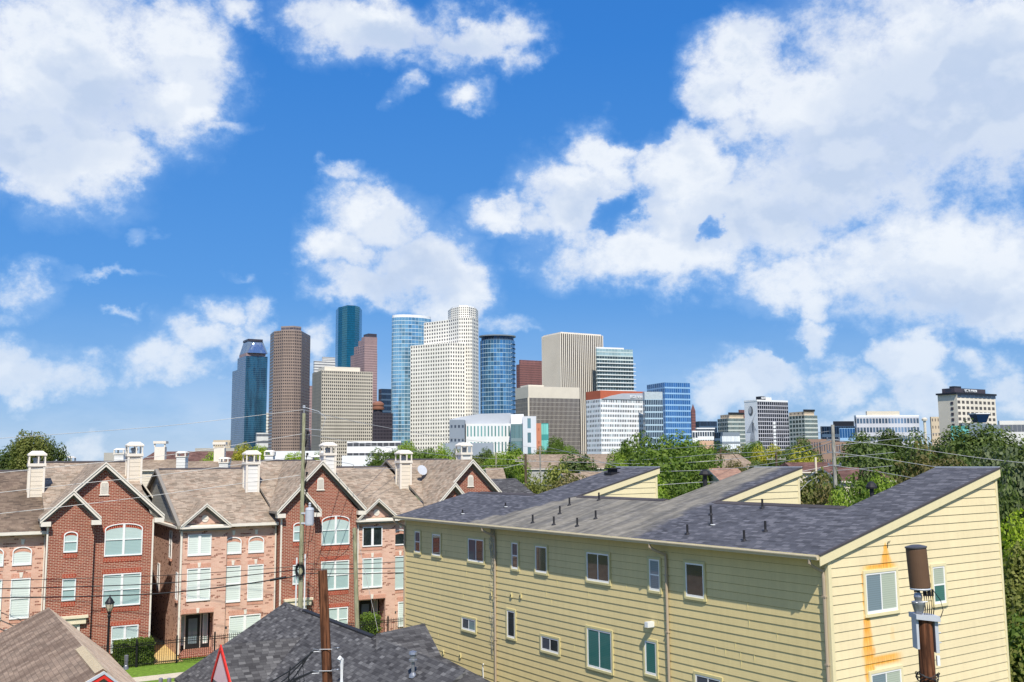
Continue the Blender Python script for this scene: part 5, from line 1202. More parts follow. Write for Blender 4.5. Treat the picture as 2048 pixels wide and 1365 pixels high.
G['teal_top'] = facade('pale green glass', srgb(190, 206, 206), srgb(164, 190, 190), (.04, .96), (.3, .95), .12, .3, .4, .15)
G['green_balc'] = facade('green white balconies', srgb(214, 224, 220), srgb(66, 84, 88), (.04, .96), (.3, .95), .2, .2, .6, .4)
G['white_res'] = facade('white apartment front', srgb(240, 242, 244), srgb(70, 82, 92), (.22, .8), (.3, .82), .15, .2, .6, .6, blinds=.35, blindcol=srgb(170, 186, 190))
G['annex'] = facade('framed dark glass', srgb(176, 200, 216), srgb(48, 64, 84), (.12, .9), (.14, .9), .15, .3, .5, .3)
G['blue_off'] = facade('blue office glass', srgb(150, 190, 226), srgb(66, 120, 178), (.08, .95), (.22, .95), .1, .55, .4, .2)
G['navy'] = facade('navy glass', srgb(74, 96, 120), srgb(34, 52, 74), (.06, .95), (.25, .95), .12, .5, .5, .4)
G['white_mod'] = facade('white modern front', srgb(232, 236, 238), srgb(66, 76, 88), (.1, .85), (.3, .85), .2, .2, .6, .4)
G['white_box'] = facade('white panels in a grey grid', srgb(128, 140, 152), srgb(232, 238, 242), (.06, .94), (.25, .95), .4, 0., .6, .08)
G['condo'] = facade('green glass condominium', srgb(196, 202, 196), srgb(58, 84, 86), (.14, .9), (.28, .95), .15, .25, .7, .5)
G['hotel_black'] = facade('dark hotel grid', srgb(196, 196, 204), srgb(26, 26, 36), (.14, .95), (.12, .9), .2, .2, .6, .5)
G['tan_brick'] = facade('tan brick', srgb(206, 170, 144), srgb(90, 70, 60), (.4, .6), (.4, .7), .4, 0, .85, .3)
G['brown_apt'] = facade('brown apartment front', srgb(150, 126, 112), srgb(74, 76, 84), (.3, .7), (.35, .8), .3, 0, .85, .5)
G['white_office'] = facade('white office grid', srgb(196, 198, 206), srgb(86, 104, 122), (.14, .88), (.24, .8), .1, .45, .6, .4, tint2=srgb(140, 166, 196))
G['hotel_beige'] = facade('beige hotel front', srgb(228, 220, 206), srgb(80, 72, 66), (.06, .68), (.28, .82), .25, .1, .8, .35)
G['museum'] = facade('white stone front', srgb(226, 228, 228), srgb(110, 160, 156), (.3, .7), (.2, .85), .15, .3, .7, .4)
G['museum_glass'] = facade('grey green glass wall', srgb(122, 142, 146), srgb(104, 136, 138), (.05, .95), (.1, .9), .12, .4, .5, .25)
G['teal_glass'] = facade('aqua glass', srgb(70, 150, 148), srgb(130, 212, 200), (.04, .96), (.3, .95), .12, .3, .4, .15)
G['garage'] = facade('white parking deck', srgb(236, 236, 238), srgb(60, 62, 70), (.03, .97), (.5, .85), .6, 0., .7, .3)
G['charcoal'] = facade('charcoal tower', srgb(74, 70, 80), srgb(40, 38, 48), (.25, .75), (.2, .85), .2, .1, .7, .2)
G['tan_far'] = facade('tan far block', srgb(200, 184, 160), srgb(120, 108, 96), (.3, .7), (.35, .75), .4, 0, .85, .3)
G['grey_metal'] = plain('grey metal cladding', srgb(176, 182, 190), .5, var=.05, scale=.1)
G['grey_metal_dark'] = plain('blue grey cladding', srgb(126, 138, 150), .5, var=.06, scale=.1)
G['white_metal'] = plain('white cladding', srgb(232, 234, 236), .5, var=.04, scale=.1)
G['orange'] = plain('orange render', srgb(184, 100, 74), .7, var=.06, scale=.2)
G['beige_flat'] = plain('beige concrete', srgb(212, 204, 188), .8, var=.05, scale=.1)
G['black_metal'] = plain('black cladding', srgb(34, 38, 46), .5, var=.08, scale=.2)

# 1 blue glass tower with the stepped crown
E, F, zt, o = block('office_tower', 'blue glass tower with a stepped grey crown and curved glass dome, leftmost of the skyline', 460.5, 487, 531, 1600, 735, G['steel'], 26, 44, 52, side=G['steel_light'])
z2 = zat(487, 712, o); prism_tower('upper_storeys', sub(F, 0, .62, 0, 1.0), zt, z2, [G['steel'], G['steel_light']], [10, 40], 6, E, mi=[1, 0])
z3 = zat(487, 706, o); prism_tower('upper_storeys', sub(F, .0, .5, .0, .9), z2, z3, G['pinkg'], [8, 30], 4, E)
q0, q1 = sub(F, .0, .5, .0, 1.0), sub(F, .08, .42, .14, .82); z4 = zat(487, 681, o); z5 = zat(487, 677, o); mb = MB()
for i in range(4):
    j = (i + 1) % 4; mb.poly([(*q0[i], z3), (*q0[j], z3), (*q1[j], z4), (*q1[i], z4)])
mb.poly([(*p, z4) for p in q1]); mb.build('crown', G['steel_light'], E)
prism_tower('cap', sub(F, .06, .44, .12, .8), z4, z5, G['charcoal'], [8, 16], 1, E)
mb = MB(); c = (q0[1] + q0[2]) / 2; dr = (q0[2] - q0[1]) * .45; dn = np.array([dr[1], -dr[0]]) / np.linalg.norm(dr)
N_ = 12; hgt = z4 - z3; rings = []
for k in range(6):
    t = k / 5 * math.pi / 2; rings.append([(*(c + dr * math.cos(a) * (1 - .55 * math.sin(t)) + dn * 5 * math.cos(t) * math.sin(a)), z3 + hgt * .85 * math.sin(t)) for a in [j * math.pi / N_ for j in range(N_ + 1)]])
for k in range(5):
    for j in range(N_): mb.poly([rings[k][j], rings[k][j + 1], rings[k + 1][j + 1], rings[k + 1][j]])
mb.build('glass_dome', M['dome'] if 'dome' in M else M.setdefault('dome', plain('bright curved glass', srgb(150, 168, 196), .12, .8, .05)), E, True)
# thin white tower and small blue block beside it
block('office_tower', 'narrow white tower sliver between the blue and the taupe towers', 528, 530, 536, 1900, 826, G['white_grid'], 2, 3, 18)
block('office_block', 'low pale blue glass block at the foot of the taupe tower', 511, 513, 536, 1200, 866, G['white_band'], 3, 8, 6)
# 2 taupe tower
def poly_tower(name, label, pts, ytop, pref, mats, cols, rows, mi, cat='tower', extra=None):
    P = [at(px, 905, D)[:2] for px, D in pts]; o = np.array([P[0][0], P[0][1], 0]); F = rel(P, o); i = pref; zt = zat(pts[i][0], ytop, P[i])
    E = empty(name, o, 0, label, cat); prism_tower('body', F, 0, zt, mats, cols, rows, E, mi=mi); return E, F, zt, o
E, F, zt, o = poly_tower('office_tower', 'taupe granite tower with rows of square windows and chamfered corners', [(535.5, 1330), (543, 1300), (562, 1290), (585, 1292), (599, 1300), (617, 1350), (612, 1400), (545, 1400)], 661, 2, [G['taupe'], G['taupe_band']], [1, 5, 6, 4, 5, 3, 8, 3], 46, [1, 0, 0, 0, 1, 1, 1, 1])
P = rel([at(px, 905, D)[:2] for px, D in ((557, 1310), (582, 1306), (598, 1316), (590, 1360), (560, 1360))], o); prism_tower('penthouse', P, zt, zat(570, 653, (0, 1310)), G['taupe_band'], [3], 1, E)
block('office_tower', 'dark pink granite tower glimpsed between the taupe and beige towers', 614, 616, 632, 1500, 772, G['pinkg'], 2, 6, 30)
# 5 beige slab
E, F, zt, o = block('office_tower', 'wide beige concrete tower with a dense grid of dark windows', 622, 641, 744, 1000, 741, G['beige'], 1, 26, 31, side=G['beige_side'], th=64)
prism_tower('penthouse', sub(F, .15, .8, .08, .78), zt, zat(641, 732, o), G['beige_flat'], [1], 1, E)
E, F, zt, o = block('office_tower', 'white banded tower with a stepped top behind the beige tower', 624, 626, 668, 1600, 722, G['white_band'], 2, 14, 40)
prism_tower('upper_storeys', sub(F, .2, .9, .4, 1.), zt, zat(640, 713, o), G['white_band'], [4], 3, E)
# 7 teal tower
E, F, zt, o = poly_tower('office_tower', 'tallest teal glass tower with rounded faceted sides', [(668, 1850), (673, 1815), (681, 1805), (691, 1790), (707, 1795), (716, 1812), (721, 1850), (715, 1900), (675, 1900)], 611, 3, [G['teal'], G['teal']], [5, 6, 7, 10, 7, 5, 10, 10, 8], 71, [0])
# 8 pink granite stepped tower
E, F, zt, o = block('office_tower', 'pink granite tower with stepped gables beside the teal tower', 699, 727, 753, 1500, 706, G['pinkg'], 14, 12, 48, th=57)
for a0, a1, y_ in ((0, .75, 690), (0, .45, 680), (0, .22, 674)): 
    prism_tower('stepped_gable', sub(F, a0, a1, .0, .98), zt, zat(727, y_, o), G['pinkg'], [6, 12], (706 - y_) / 5, E); zt = zat(727, y_, o)
prism_tower('penthouse', sub(F, .05, .4, .35, 1.0), zt, zt + 6, G['charcoal'], [3, 8], 1, E)
block('office_block', 'dark blue glass block behind the round orange restaurant', 756, 762, 786, 1500, 778, G['navy'], 3, 10, 14)
E, F, zt, o = block('hotel', 'charcoal hotel tower below the round orange restaurant', 741, 743, 785, 1100, 826, G['charcoal'], 2, 14, 18, cat='hotel')
c = at(755, 905, 1120)[:2] - o[:2]; mb = MB(); mb.lathe((c[0], c[1], 0), [(5.5, 0), (5.5, zat(755, 820, (0, 1120))), (6, zat(755, 820, (0, 1120)) + .1)], 20); mb.build('restaurant_shaft', G['charcoal'], E)
mb = MB(); z_ = zat(755, 822, (0, 1120)); z9 = zat(755, 803, (0, 1120)); h_ = z9 - z_; mb.lathe((c[0], c[1], z_), [(4, 0), (7.2, h_ * .12), (7.5, h_ * .3), (6.6, h_ * .34), (6.6, h_ * .5), (7.2, h_ * .55), (7, h_ * .75), (4, h_ * .95), (2, h_)], 24); mb.build('round_restaurant', M['rest'] if 'rest' in M else M.setdefault('rest', plain('brown bands', srgb(140, 98, 80), .5, var=.1, scale=.2)), E)
# 10 curved pale blue tower, 12 oval tower
def ellipse(pc, D, rx, ry, rot, n=36):
    c = at(pc, 905, D)[:2]; return [c + np.array([math.cos(R(rot)) * rx * math.cos(a) - math.sin(R(rot)) * ry * math.sin(a), math.sin(R(rot)) * rx * math.cos(a) + math.cos(R(rot)) * ry * math.sin(a)]) for a in [k * 2 * math.pi / n for k in range(n)]]
def fit_ellipse(pl, pr, D, ratio, rot, n=36):
    """ellipse whose visible edges fall on the two columns"""
    rx = 10.; 
    for _ in range(6):
        P = ellipse((pl + pr) / 2, D, rx, rx * ratio, rot, n); xs = [p[0] / p[1] for p in P]; rx *= (kx(pr) - kx(pl)) / (max(xs) - min(xs))
    return P
P = fit_ellipse(782, 862, 1250, .55, 25); o = np.array([*P[0], 0]); E = empty('office_tower', o, 0, 'pale blue curved glass tower with white floor bands left of the white stepped tower', 'tower')
zt = zat(815, 641, P[0]); prism_tower('body', rel(P, o), 0, zt, G['curved_blue'], [1], 40, E)
P2 = [np.mean(P, axis=0) + (p - np.mean(P, axis=0)) * .985 for p in P]; prism_tower('top_ring', rel(P2, o), zt, zt + 3.5, G['white_metal'], [1], 1, E)
# 11 white stepped tower
E, F, zt, o = poly_tower('office_tower', 'white granite stepped tower with small square windows, widest of the skyline', [(820, 1055), (900, 1030), (930, 1035), (930, 1110), (820, 1110)], 692, 0, [G['white_grid']], [16, 6, 8, 16, 8], 33, [0])
for px in (): pass
P = rel([at(px, 905, D)[:2] for px, D in ((847, 1085), (897, 1062), (918, 1046), (945, 1046), (958, 1066), (958, 1130), (847, 1130))], o); zm = zat(880, 640, (0, 1062)); prism_tower('middle_block', P, 0, zm, G['white_grid'], [10, 5, 6, 4, 8, 12, 6], 42, E)
P = rel([at(px, 905, D)[:2] for px, D in ((896, 1078), (902, 1062), (918, 1050), (938, 1050), (953, 1062), (957.5, 1080), (953, 1095), (900, 1095))], o); zz = zat(925, 614, (0, 1050))
prism_tower('octagonal_top', P, zm, zz, G['white_grid'], [2, 4, 5, 4, 2, 3, 6, 3], 5, E)
c_ = np.mean(P, axis=0); P = [c_ + (p - c_) * .86 for p in P]; prism_tower('penthouse', P, zz, zat(925, 610, (0, 1050)), G['white_metal'], [3], 1, E)
# 12
P = fit_ellipse(961, 1032, 1150, .8, 10); o = np.array([*P[0], 0]); E = empty('office_tower', o, 0, 'deep blue oval glass tower with a flat overhanging roof disc', 'tower'); zt = zat(1000, 684, P[0])
prism_tower('body', rel(P, o), 0, zt, G['oval_blue'], [1], 30, E)
mc = np.mean(P, axis=0); P2 = [mc + (p - mc) * .93 for p in P]; prism_tower('top_storey', rel(P2, o), zt, zt + 5, G['navy'], [1], 1, E)
P2 = [mc + (p - mc) * 1.05 for p in P]; mb = MB(); mb.slab([(*(p - o[:2]), zt + 6.3) for p in P2], 1.3); mb.build('roof_disc', G['grey_metal_dark'], E)
mb = MB()
for k in range(30):
    z_ = zt * (k + .1) / 30; seg = [p for p in P if p[0] > mc[0] - 2 and p[1] < mc[1] + 14]
    seg.sort(key=lambda p: p[0] / p[1]); A = [mc + (p - mc) * 1.03 for p in seg[-9:]]
    mb.slab([(*(p - o[:2]), z_ + .8) for p in A], .7)
mb.build('balcony', G['white_metal'], E)['kind'] = 'stuff'
block('office_tower', 'dark red granite tower behind the oval and the striped towers', 1034, 1041, 1090, 1700, 729, G['red_granite'], 4, 20, 45)
E, F, zt, o = block('office_tower', 'upper dark red granite tower top with a higher shoulder', 1040, 1042, 1090, 1720, 720, G['red_granite'], 2, 18, 48)
# 14 striped tower with real ribs
E, F, zt, o = block('office_tower', 'tall cream tower with vertical stone ribs', 1087, 1124, 1209.5, 900, 667, G['rib_dark'], 1, 1, 1)
mb = MB()
def ribs(A, B, n, w, dp, z1):
    d = (B - A) / n; L_ = np.linalg.norm(d); t = d / L_; nn = np.array([t[1], -t[0]])
    for k in range(n + 1):
        c = A + d * k; a, b_ = c - t * L_ * w / 2, c + t * L_ * w / 2; q = [a + nn * dp, b_ + nn * dp, b_ - nn * .3, a - nn * .3]
        mb.hexa([(*p, 0) for p in q] + [(*p, z1) for p in q])
ribs(F[1], F[2], 22, .44, .4, zt + .5); ribs(F[0], F[1], 17, .5, .35, zt + .5); mb.build('stone_rib', G['rib'], E)
prism_tower('parapet', [F[1] + (p - F[1]) * .96 + (F[3] - F[1]) * .02 for p in F], zt, zt + 1.5, G['rib'], [1], 1, E)
# 15 bronze block
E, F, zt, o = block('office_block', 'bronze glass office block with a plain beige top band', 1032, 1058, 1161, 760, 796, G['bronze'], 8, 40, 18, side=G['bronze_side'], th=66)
c_ = sum(F) / 4; Q = [c_ + (p - c_) * 1.006 for p in F]; zb = zat(1058, 773, o); prism_tower('top_band', Q, zt, zb, G['beige_flat'], [1], 1, E); prism_tower('penthouse', sub(F, .2, .8, .05, .35), zb, zb + 1.6, G['beige_flat'], [1], 1, E)
mb = MB(); mb.box(F[1][0] - .6, F[1][0] + .6, F[1][1] - .9, F[1][1] + .1, 0, zt); mb.build('corner_column', G['beige_flat'], E)
# 16
E, F, zt, o = block('residential_tower', 'white balcony tower with a pale green glass top right of the ribbed tower', 1195, 1197, 1271, 900, 712, G['green_balc'], 1, 14, 30, th=70)
prism_tower('glass_top', sub(F, 0.02, 1, 0, .99), zt, zat(1230, 697, o), G['teal_top'], [2, 12], 2, E); prism_tower('roof_frame', sub(F, .1, .9, 0, .75), zat(1230, 697, o), zat(1230, 694, o), G['white_metal'], [1], 1, E)
mb = MB(); dd_ = (F[2] - F[1]); dd_ = dd_ / np.linalg.norm(dd_); nn = np.array([dd_[1], -dd_[0]])
for k in range(26):
    z_ = zt * (k + .2) / 30 + zt * .1; a, b_ = F[1], F[2] + dd_ * 1.8; q = [a, a + nn * 1.2, b_ + nn * 1.2, b_]; mb.slab([(*p, z_) for p in q], .5)
mb.build('balcony', G['white_metal'], E)['kind'] = 'stuff'
# 17 white residential with orange top
E, F, zt, o = block('residential_tower', 'white apartment block with an orange top storey and a slanted sign band', 1174, 1203, 1297, 700, 798, G['white_res'], 9, 28, 16, th=62)
zo = zat(1203, 781, o); prism_tower('orange_storey', F, zt, zo, G['orange'], [1], 1, E)
mb = MB(); d = F[2] - F[1]; t = d / np.linalg.norm(d); nn = np.array([t[1], -t[0]]) * .6
a, b_ = F[1] + d * .02, F[2]; zlo, zhi = zt, zat(1290, 787, (0, float((F[2] + o[:2])[1])))
pts = [(a, zlo), (b_, zlo), (b_, zhi), (F[1] + d * .45, zlo + (zhi - zlo) * .85), (F[1] + d * .2, zlo + (zhi - zlo) * .45)]
mb.poly([(*(p + nn), z_) for p, z_ in pts]); mb.poly([(*(p + nn * .2), z_) for p, z_ in pts][::-1])
for i in range(5):
    (p, z1_), (p2, z2_) = pts[i], pts[(i + 1) % 5]; mb.poly([(*(p + nn), z1_), (*(p + nn * .2), z1_), (*(p2 + nn * .2), z2_), (*(p2 + nn), z2_)])
mb.build('sign_band', G['grey_metal'], E)
def lettering(parent, text, p, z, size, bearing, mat, name='lettering', ext=.15):
    cu = bpy.data.curves.new(name, 'FONT'); cu.body = text; cu.size = size; cu.extrude = ext; cu.align_x = 'CENTER'
    ob = bpy.data.objects.new(name, cu); COL.objects.link(ob); ob.parent = parent; ob.location = (float(p[0]), float(p[1]), float(z)); ob.rotation_euler = (R(90), 0, R(90 - bearing)); cu.materials.append(mat)
    bpy.context.view_layer.update(); me = bpy.data.meshes.new_from_object(ob.evaluated_get(bpy.context.evaluated_depsgraph_get())); mo = bpy.data.objects.new(name, me); COL.objects.link(mo); mo.parent = parent; mo.location = ob.location; mo.rotation_euler = ob.rotation_euler; bpy.data.objects.remove(ob); return mo
pc_ = F[1] + d * .78 + nn * 1.5; lettering(E, 'IEDI NWIT', pc_, zlo + (zhi - zlo) * .2, 2.9, 62, G['white_metal'])
# 18 blue office with framed annex
E, F, zt, o = block('office_block', 'bright blue glass office block with a lighter left side', 1297, 1333, 1384, 760, 765, G['blue_off'], 9, 12, 16, side=G['blue_off'], th=68)
E, F, zt, o = block('office_block', 'framed dark glass wing with a pale screen on top between the white and blue blocks', 1288, 1292, 1328, 700, 799, G['annex'], 2, 10, 12, th=80)
prism_tower('roof_screen', F, zt, zat(1292, 784, o), G['screen'] if 'screen' in G else G.setdefault('screen', plain('pale mesh screen', srgb(186, 198, 204), .5, .2, .12, scale=.6)), [1], 1, E)
E, F, zt, o = block('office_tower', 'slim brown brick tower with a pointed top right of the blue block', 1384, 1386, 1393.5, 1500, 822, G['red_granite'], 1, 4, 20)
mb = MB(); c_ = sum(F) / 4
for i in range(4): j = (i + 1) % 4; mb.poly([(*F[i], zt), (*F[j], zt), (*c_, zat(1388, 808, o))])
mb.build('pointed_roof', G['red_granite'], E)
# 20 low cluster
block('office_block', 'dark navy glass block behind the white modern block', 1393, 1400, 1436, 900, 843, G['navy'], 3, 12, 8, th=75)
E, F, zt, o = block('office_block', 'white modern block with a thin flat roof slab', 1393, 1396, 1430, 620, 862, G['white_mod'], 2, 7, 6, th=78)
c_ = sum(F) / 4; mb = MB(); mb.slab([(*(c_ + (p - c_) * 1.08), zat(1396, 856, o)) for p in F], .8); mb.build('roof_slab', G['white_metal'], E)
block('small_building', 'plain white block with few windows at the foot of the blue block', 1384, 1386, 1397, 560, 862, G['white_mod'], 1, 2, 5, th=80, cat='building')
block('small_building', 'tan brick building below the white modern block', 1397, 1399, 1428, 480, 882, G['tan_brick'], 1, 4, 2, th=80, cat='building')
block('office_block', 'dark glass block beside the white panel block', 1429, 1431, 1446, 560, 865, G['navy'], 1, 4, 6, th=80)
E, F, zt, o = block('office_block', 'white panel block in a grey grid right of the dark glass block', 1441, 1445, 1481, 520, 872, G['white_box'], 1, 9, 6, th=80)
prism_tower('top_band', sub(F, 0, 1, .05, 1), zt, zat(1445, 865, o), G['grey_metal_dark'], [1], 1, E)
# 21 condominiums
def condo(pl, pc, pr, D, y, label, th):
    E, F, zt, o = block('condominium', label, pl, pc, pr, D, y + 8, G['condo'], 6, 16, 13, th=th, cat='apartment block')
    zz = zat(pc, y, o); prism_tower('top_storeys', sub(F, .08, .92, .12, .88), zt, zz, G['tan_far'], [4, 12], 1, E)
    mb = MB(); q = sub(F, .08, .92, .12, .88)
    for k in range(13): p = q[1] + (q[2] - q[1]) * k / 12; mb.box(p[0] - .7, p[0] + .7, p[1] - .7, p[1] + .7, zz, zz + 1.8)
    mb.build('roof_finial', G['black_metal'], E)
condo(1437, 1458, 1496, 900, 829, 'green glass condominium with pale piers left of the black hotel', 74)
condo(1575, 1612, 1638, 900, 823, 'green glass condominium with pale piers right of the black hotel', 66)
block('office_tower', 'small dark red tower top above the left condominium', 1480, 1482, 1494, 1500, 820, G['red_granite'], 1, 4, 20)
# 22 black hotel with white painted side
E, F, zt, o = block('hotel', 'black hotel with a white mural wall on its left side', 1492, 1518, 1580, 520, 803, G['hotel_black'], 1, 15, 20, side=G['white_metal'], th=60, cat='hotel')
c_ = sum(F) / 4; Q = [c_ + (p - c_) * 1.01 for p in F]; prism_tower('roof_slab', Q, zt, zt + .9, G['white_metal'], [1], 1, E)
prism_tower('rooftop_block', sub(F, .2, .6, .22, .36), zt + .9, zat(1518, 792, o), G['black_metal'], [1], 1, E); prism_tower('rooftop_block', sub(F, .2, .6, .37, .55), zt + .9, zat(1518, 794, o), G['white_metal'], [1], 1, E)
prism_tower('rooftop_block', sub(F, .2, .6, .05, .2), zt + .9, zat(1518, 800, o), G['black_metal'], [1], 1, E)
dr = F[2] - F[1]; tt = dr / np.linalg.norm(dr); nrm_ = np.array([tt[1], -tt[0]])
pp = F[1] + (F[0] - F[1]) * .2 + dr * .29 + nrm_ * .3; lettering(E, 'soti', pp, zat(1518, 797.5, o), 2.4, 60, G['white_metal'])
mb = MB()
for k in range(16):
    z_ = zt * (.04 + .72 * k / 16); a = F[1] + dr * .475 + nrm_ * .5; b_ = F[1] + dr * .545 + nrm_ * .5; z1_ = z_ + zt * .034; mb.hexa([(*a, z_), (*b_, z_), (*(b_ - nrm_ * .4), z_), (*(a - nrm_ * .4), z_), (*a, z1_), (*b_, z1_), (*(b_ - nrm_ * .4), z1_), (*(a - nrm_ * .4), z1_)])
mb.build('white_balcony', G['white_metal'], E)
# painted figure on the side wall: flat paint, left to right along the wall (0 at the far edge)
dl = F[1] - F[0]; tl = dl / np.linalg.norm(dl); nl = np.array([tl[1], -tl[0]])
def mural(shape, mat, off): mb = MB(); mb.poly([(*(F[0] + dl * a + nl * off), zt * b_) for a, b_ in shape]); return mb.build('mural', mat, E)
mg = plain('mural dark grey', srgb(92, 98, 108), .8, var=.3, scale=.4); ml_ = plain('mural light grey', srgb(176, 180, 186), .8, var=.15, scale=.4)
mural([(.5 + .17 * math.cos(a), .885 + .06 * math.sin(a)) for a in [k * math.pi / 10 for k in range(20)]], mg, .12)
mural([(.45 + .12 * math.cos(a), .895 + .045 * math.sin(a)) for a in [k * math.pi / 10 for k in range(20)]], ml_, .2)
mural([(.5, .74), (.85, .85), (.92, .87), (.72, .80), (.62, .74)], ml_, .12); mural([(.6, .75), (.7, .73), (.66, .66), (.62, .6), (.56, .66)], mg, .14)
mural([(.1, .62), (.5, .74), (.66, .72), (.95, .62), (.78, .66), (.7, .6), (.85, .42), (.78, .02), (.7, .1), (.5, .35), (.35, .5), (.45, .62)], ml_, .1)
mural([(.62, .55), (.78, .05), (.55, .35), (.42, .52)], mg if False else plain('mural mid grey', srgb(150, 154, 162), .8, var=.3, scale=.5), .16)
# 24..28 right-hand blocks
block('apartment_row', 'low brown apartment row under the right condominium', 1594, 1597, 1668, 300, 879, G['brown_apt'], 2, 14, 4, th=86, cat='apartment block')
block('apartment_row', 'low grey apartment row behind the tall grey pole', 1640, 1642, 1712, 290, 884, G['brown_apt'], 2, 14, 4, th=88, cat='apartment block')
E, F, zt, o = block('office_block', 'dark blue glass block behind the tall grey pole', 1643, 1646, 1713, 600, 853, G['navy'], 2, 14, 5, th=84)
prism_tower('rooftop_block', sub(F, .2, .8, .38, .98), zt, zat(1646, 843, o), G['black_metal'], [1], 1, E)
prism_tower('glass_bay', sub(F, -.02, .3, .52, .99), 0, zt - 1.2, G['blue_off'], [4, 6], 4, E)
E, F, zt, o = block('office_block', 'long white office block with a grid of grey windows', 1712, 1716, 1842, 560, 834, G['white_office'], 1, 20, 7, th=84)
c_ = sum(F) / 4; prism_tower('parapet', [c_ + (p - c_) * 1.006 for p in F], zt, zat(1716, 831, o), G['white_metal'], [1], 1, E); prism_tower('penthouse', sub(F, .2, .8, .18, .7), zat(1716, 831, o), zat(1716, 823, o), G['beige_flat'], [1], 1, E)
block('small_tower', 'tan slab with few windows left of the beige hotel', 1864, 1866, 1889, 700, 834, G['tan_far'], 1, 4, 8, th=80, cat='building')
mb = MB(); p = at(1849, 842, 500); mb.tube([(0, 0, 0), (0, 0, p[2])], .7, 8); mb.lathe((0, 0, p[2]), [(1.4, 0), (1.5, 1.), (.8, 1.6)], 8); o_ = mb.build('flue_stack', G['beige_flat']); o_.location = (p[0], p[1], 0); tag(o_, 'thin stack with a dark tip between the white office block and tan slab', 'stack')
E, F, zt, o = block('hotel', 'beige hotel tower with a dark rooftop box and white lettering, rightmost on the skyline', 1882, 1921, 1998, 560, 788, G['hotel_beige'], 1, 9, 15, side=G['white_metal'] if False else G['beige_flat'], th=58, cat='hotel')
c_ = sum(F) / 4; mb = MB(); mb.slab([(*(c_ + (p - c_) * 1.06), zat(1921, 785, o)) for p in F], 1.0); mb.build('roof_slab', G['black_metal'], E)
prism_tower('dark_top_storey', [c_ + (p - c_) * 1.015 for p in sub(F, 0, .3, 0.02, 1)], zat(1921, 795, o), zat(1921, 787, o), G['navy'], [2, 9], 1, E)
q = sub(F, .1, .75, .0, .8); zq = zat(1921, 785, o); prism_tower('rooftop_box', q, zq, zat(1921, 776, o), G['black_metal'] if False else G['charcoal'], [1], 1, E)
prism_tower('cooling_tower', sub(F, .35, .6, .12, .3), zat(1921, 776, o), zat(1921, 771, o), G['black_metal'], [1], 1, E)
t = (F[2] - F[1]) / np.linalg.norm(F[2] - F[1]); nn = np.array([t[1], -t[0]]); lettering(E, 'ECTR MAIN', (q[1] + q[2]) / 2 + nn * .4, zq + .5, 2.3, 58, G['white_metal'])
mb = MB(); dl2 = F[1] - F[0]; tl2 = dl2 / np.linalg.norm(dl2); nl2 = np.array([tl2[1], -tl2[0]])
for k in range(12):
    mb.cut(); a = F[0] + dl2 * .66 + nl2 * .2; b_ = F[0] + dl2 * .8 + nl2 * .2; z_ = zt * (.16 + .065 * k); mb.poly([(*a, z_), (*b_, z_), (*b_, z_ + zt * .035), (*a, z_ + zt * .035)])
mb.each('side_window', G['charcoal'], E)
# funnel shaped pod and low blocks in front of the hotel
p = at(1960, 852, 430); E = empty('glass_pod', (p[0], p[1], 0), R(5), 'blue funnel shaped glass pod in front of the beige hotel', 'building')
zb, zu = at(1960, 846, 430)[2], at(1960, 829, 430)[2]; mb = MB(); mb.hexa([(-1.9, -2, zb), (1.9, -2, zb), (1.9, 2, zb), (-1.9, 2, zb), (-3.1, -3, zu), (3.1, -3, zu), (3.1, 3, zu), (-3.1, 3, zu)]); mb.build('glass_body', G['pod'] if 'pod' in G else G.setdefault('pod', plain('dark blue glass', srgb(36, 66, 112), .1, .5, .1, scale=.5)), E)
mb = MB(); mb.box(-.8, .8, -.8, .8, 0, zb); mb.box(-3.3, 3.3, -3.1, 3.1, zu, zu + .4); mb.build('frame', G['white_metal'], E)
block('low_block', 'blue grey low block under the glass pod', 1925, 1928, 1976, 400, 847, G['grey_metal_dark'], 1, 1, 1, th=86, cat='building')
block('low_block', 'green glazed low pavilion left of the glass pod', 1904, 1906, 1940, 390, 852, G['teal_glass'], 1, 8, 1, th=86, cat='building')
block('low_block', 'dark low block right of the glass pod', 1974, 1977, 2004, 410, 850, G['grey_metal_dark'], 1, 1, 1, th=86, cat='building')
block('low_block', 'white flat roofed building at the right edge behind dark oaks', 2000, 2003, 2090, 480, 842, G['white_band'], 1, 10, 3, th=86, cat='building')
# 29 white museum-like building
E, F, zt, o = block('museum_building', 'white institutional building with aqua windows in front of the white stepped tower', 929, 932, 1022, 460, 848, G['museum'], 1, 13, 4, th=84, cat='building')
mb = MB(); q = [at(px, 905, 465)[:2] - o[:2] for px in (900, 1022)]
zz = lambda y: zat(960, y, (0, 465))
P_ = [(q[0], 0), (q[1], 0), (q[1], zz(827)), (q[0] + (q[1] - q[0]) * .5, zz(828)), (q[0] + (q[1] - q[0]) * .18, zz(834)), (q[0], zz(839))]
dpt = np.array([0, 22.]); A_ = [(*p, z_) for p, z_ in P_]; B_ = [(*(p + dpt), z_) for p, z_ in P_]; mb.poly(A_); mb.poly(B_[::-1])
for i in range(6): j = (i + 1) % 6; mb.poly([A_[i], B_[i], B_[j], A_[j]])
mb.build('curved_roof_block', G['grey_metal'], E)
def mblock(name, pl, pr, D, y, mat, c, r_, dep=14):
    a, b_ = at(pl, 905, D)[:2] - o[:2], at(pr, 905, D)[:2] - o[:2]; return prism_tower(name, [a, b_, b_ + np.array([0, dep]), a + np.array([0, dep])], 0, zat(pl, y, (0, D)), mat, [c], r_, E)
mblock('left_block', 899, 929, 455, 840, G['mus_left'] if 'mus_left' in G else G.setdefault('mus_left', facade('grey cladding with small windows', srgb(140, 150, 162), srgb(60, 70, 86), (.3, .8), (.4, .6), .3, .1, .5, .3)), 4, 5)
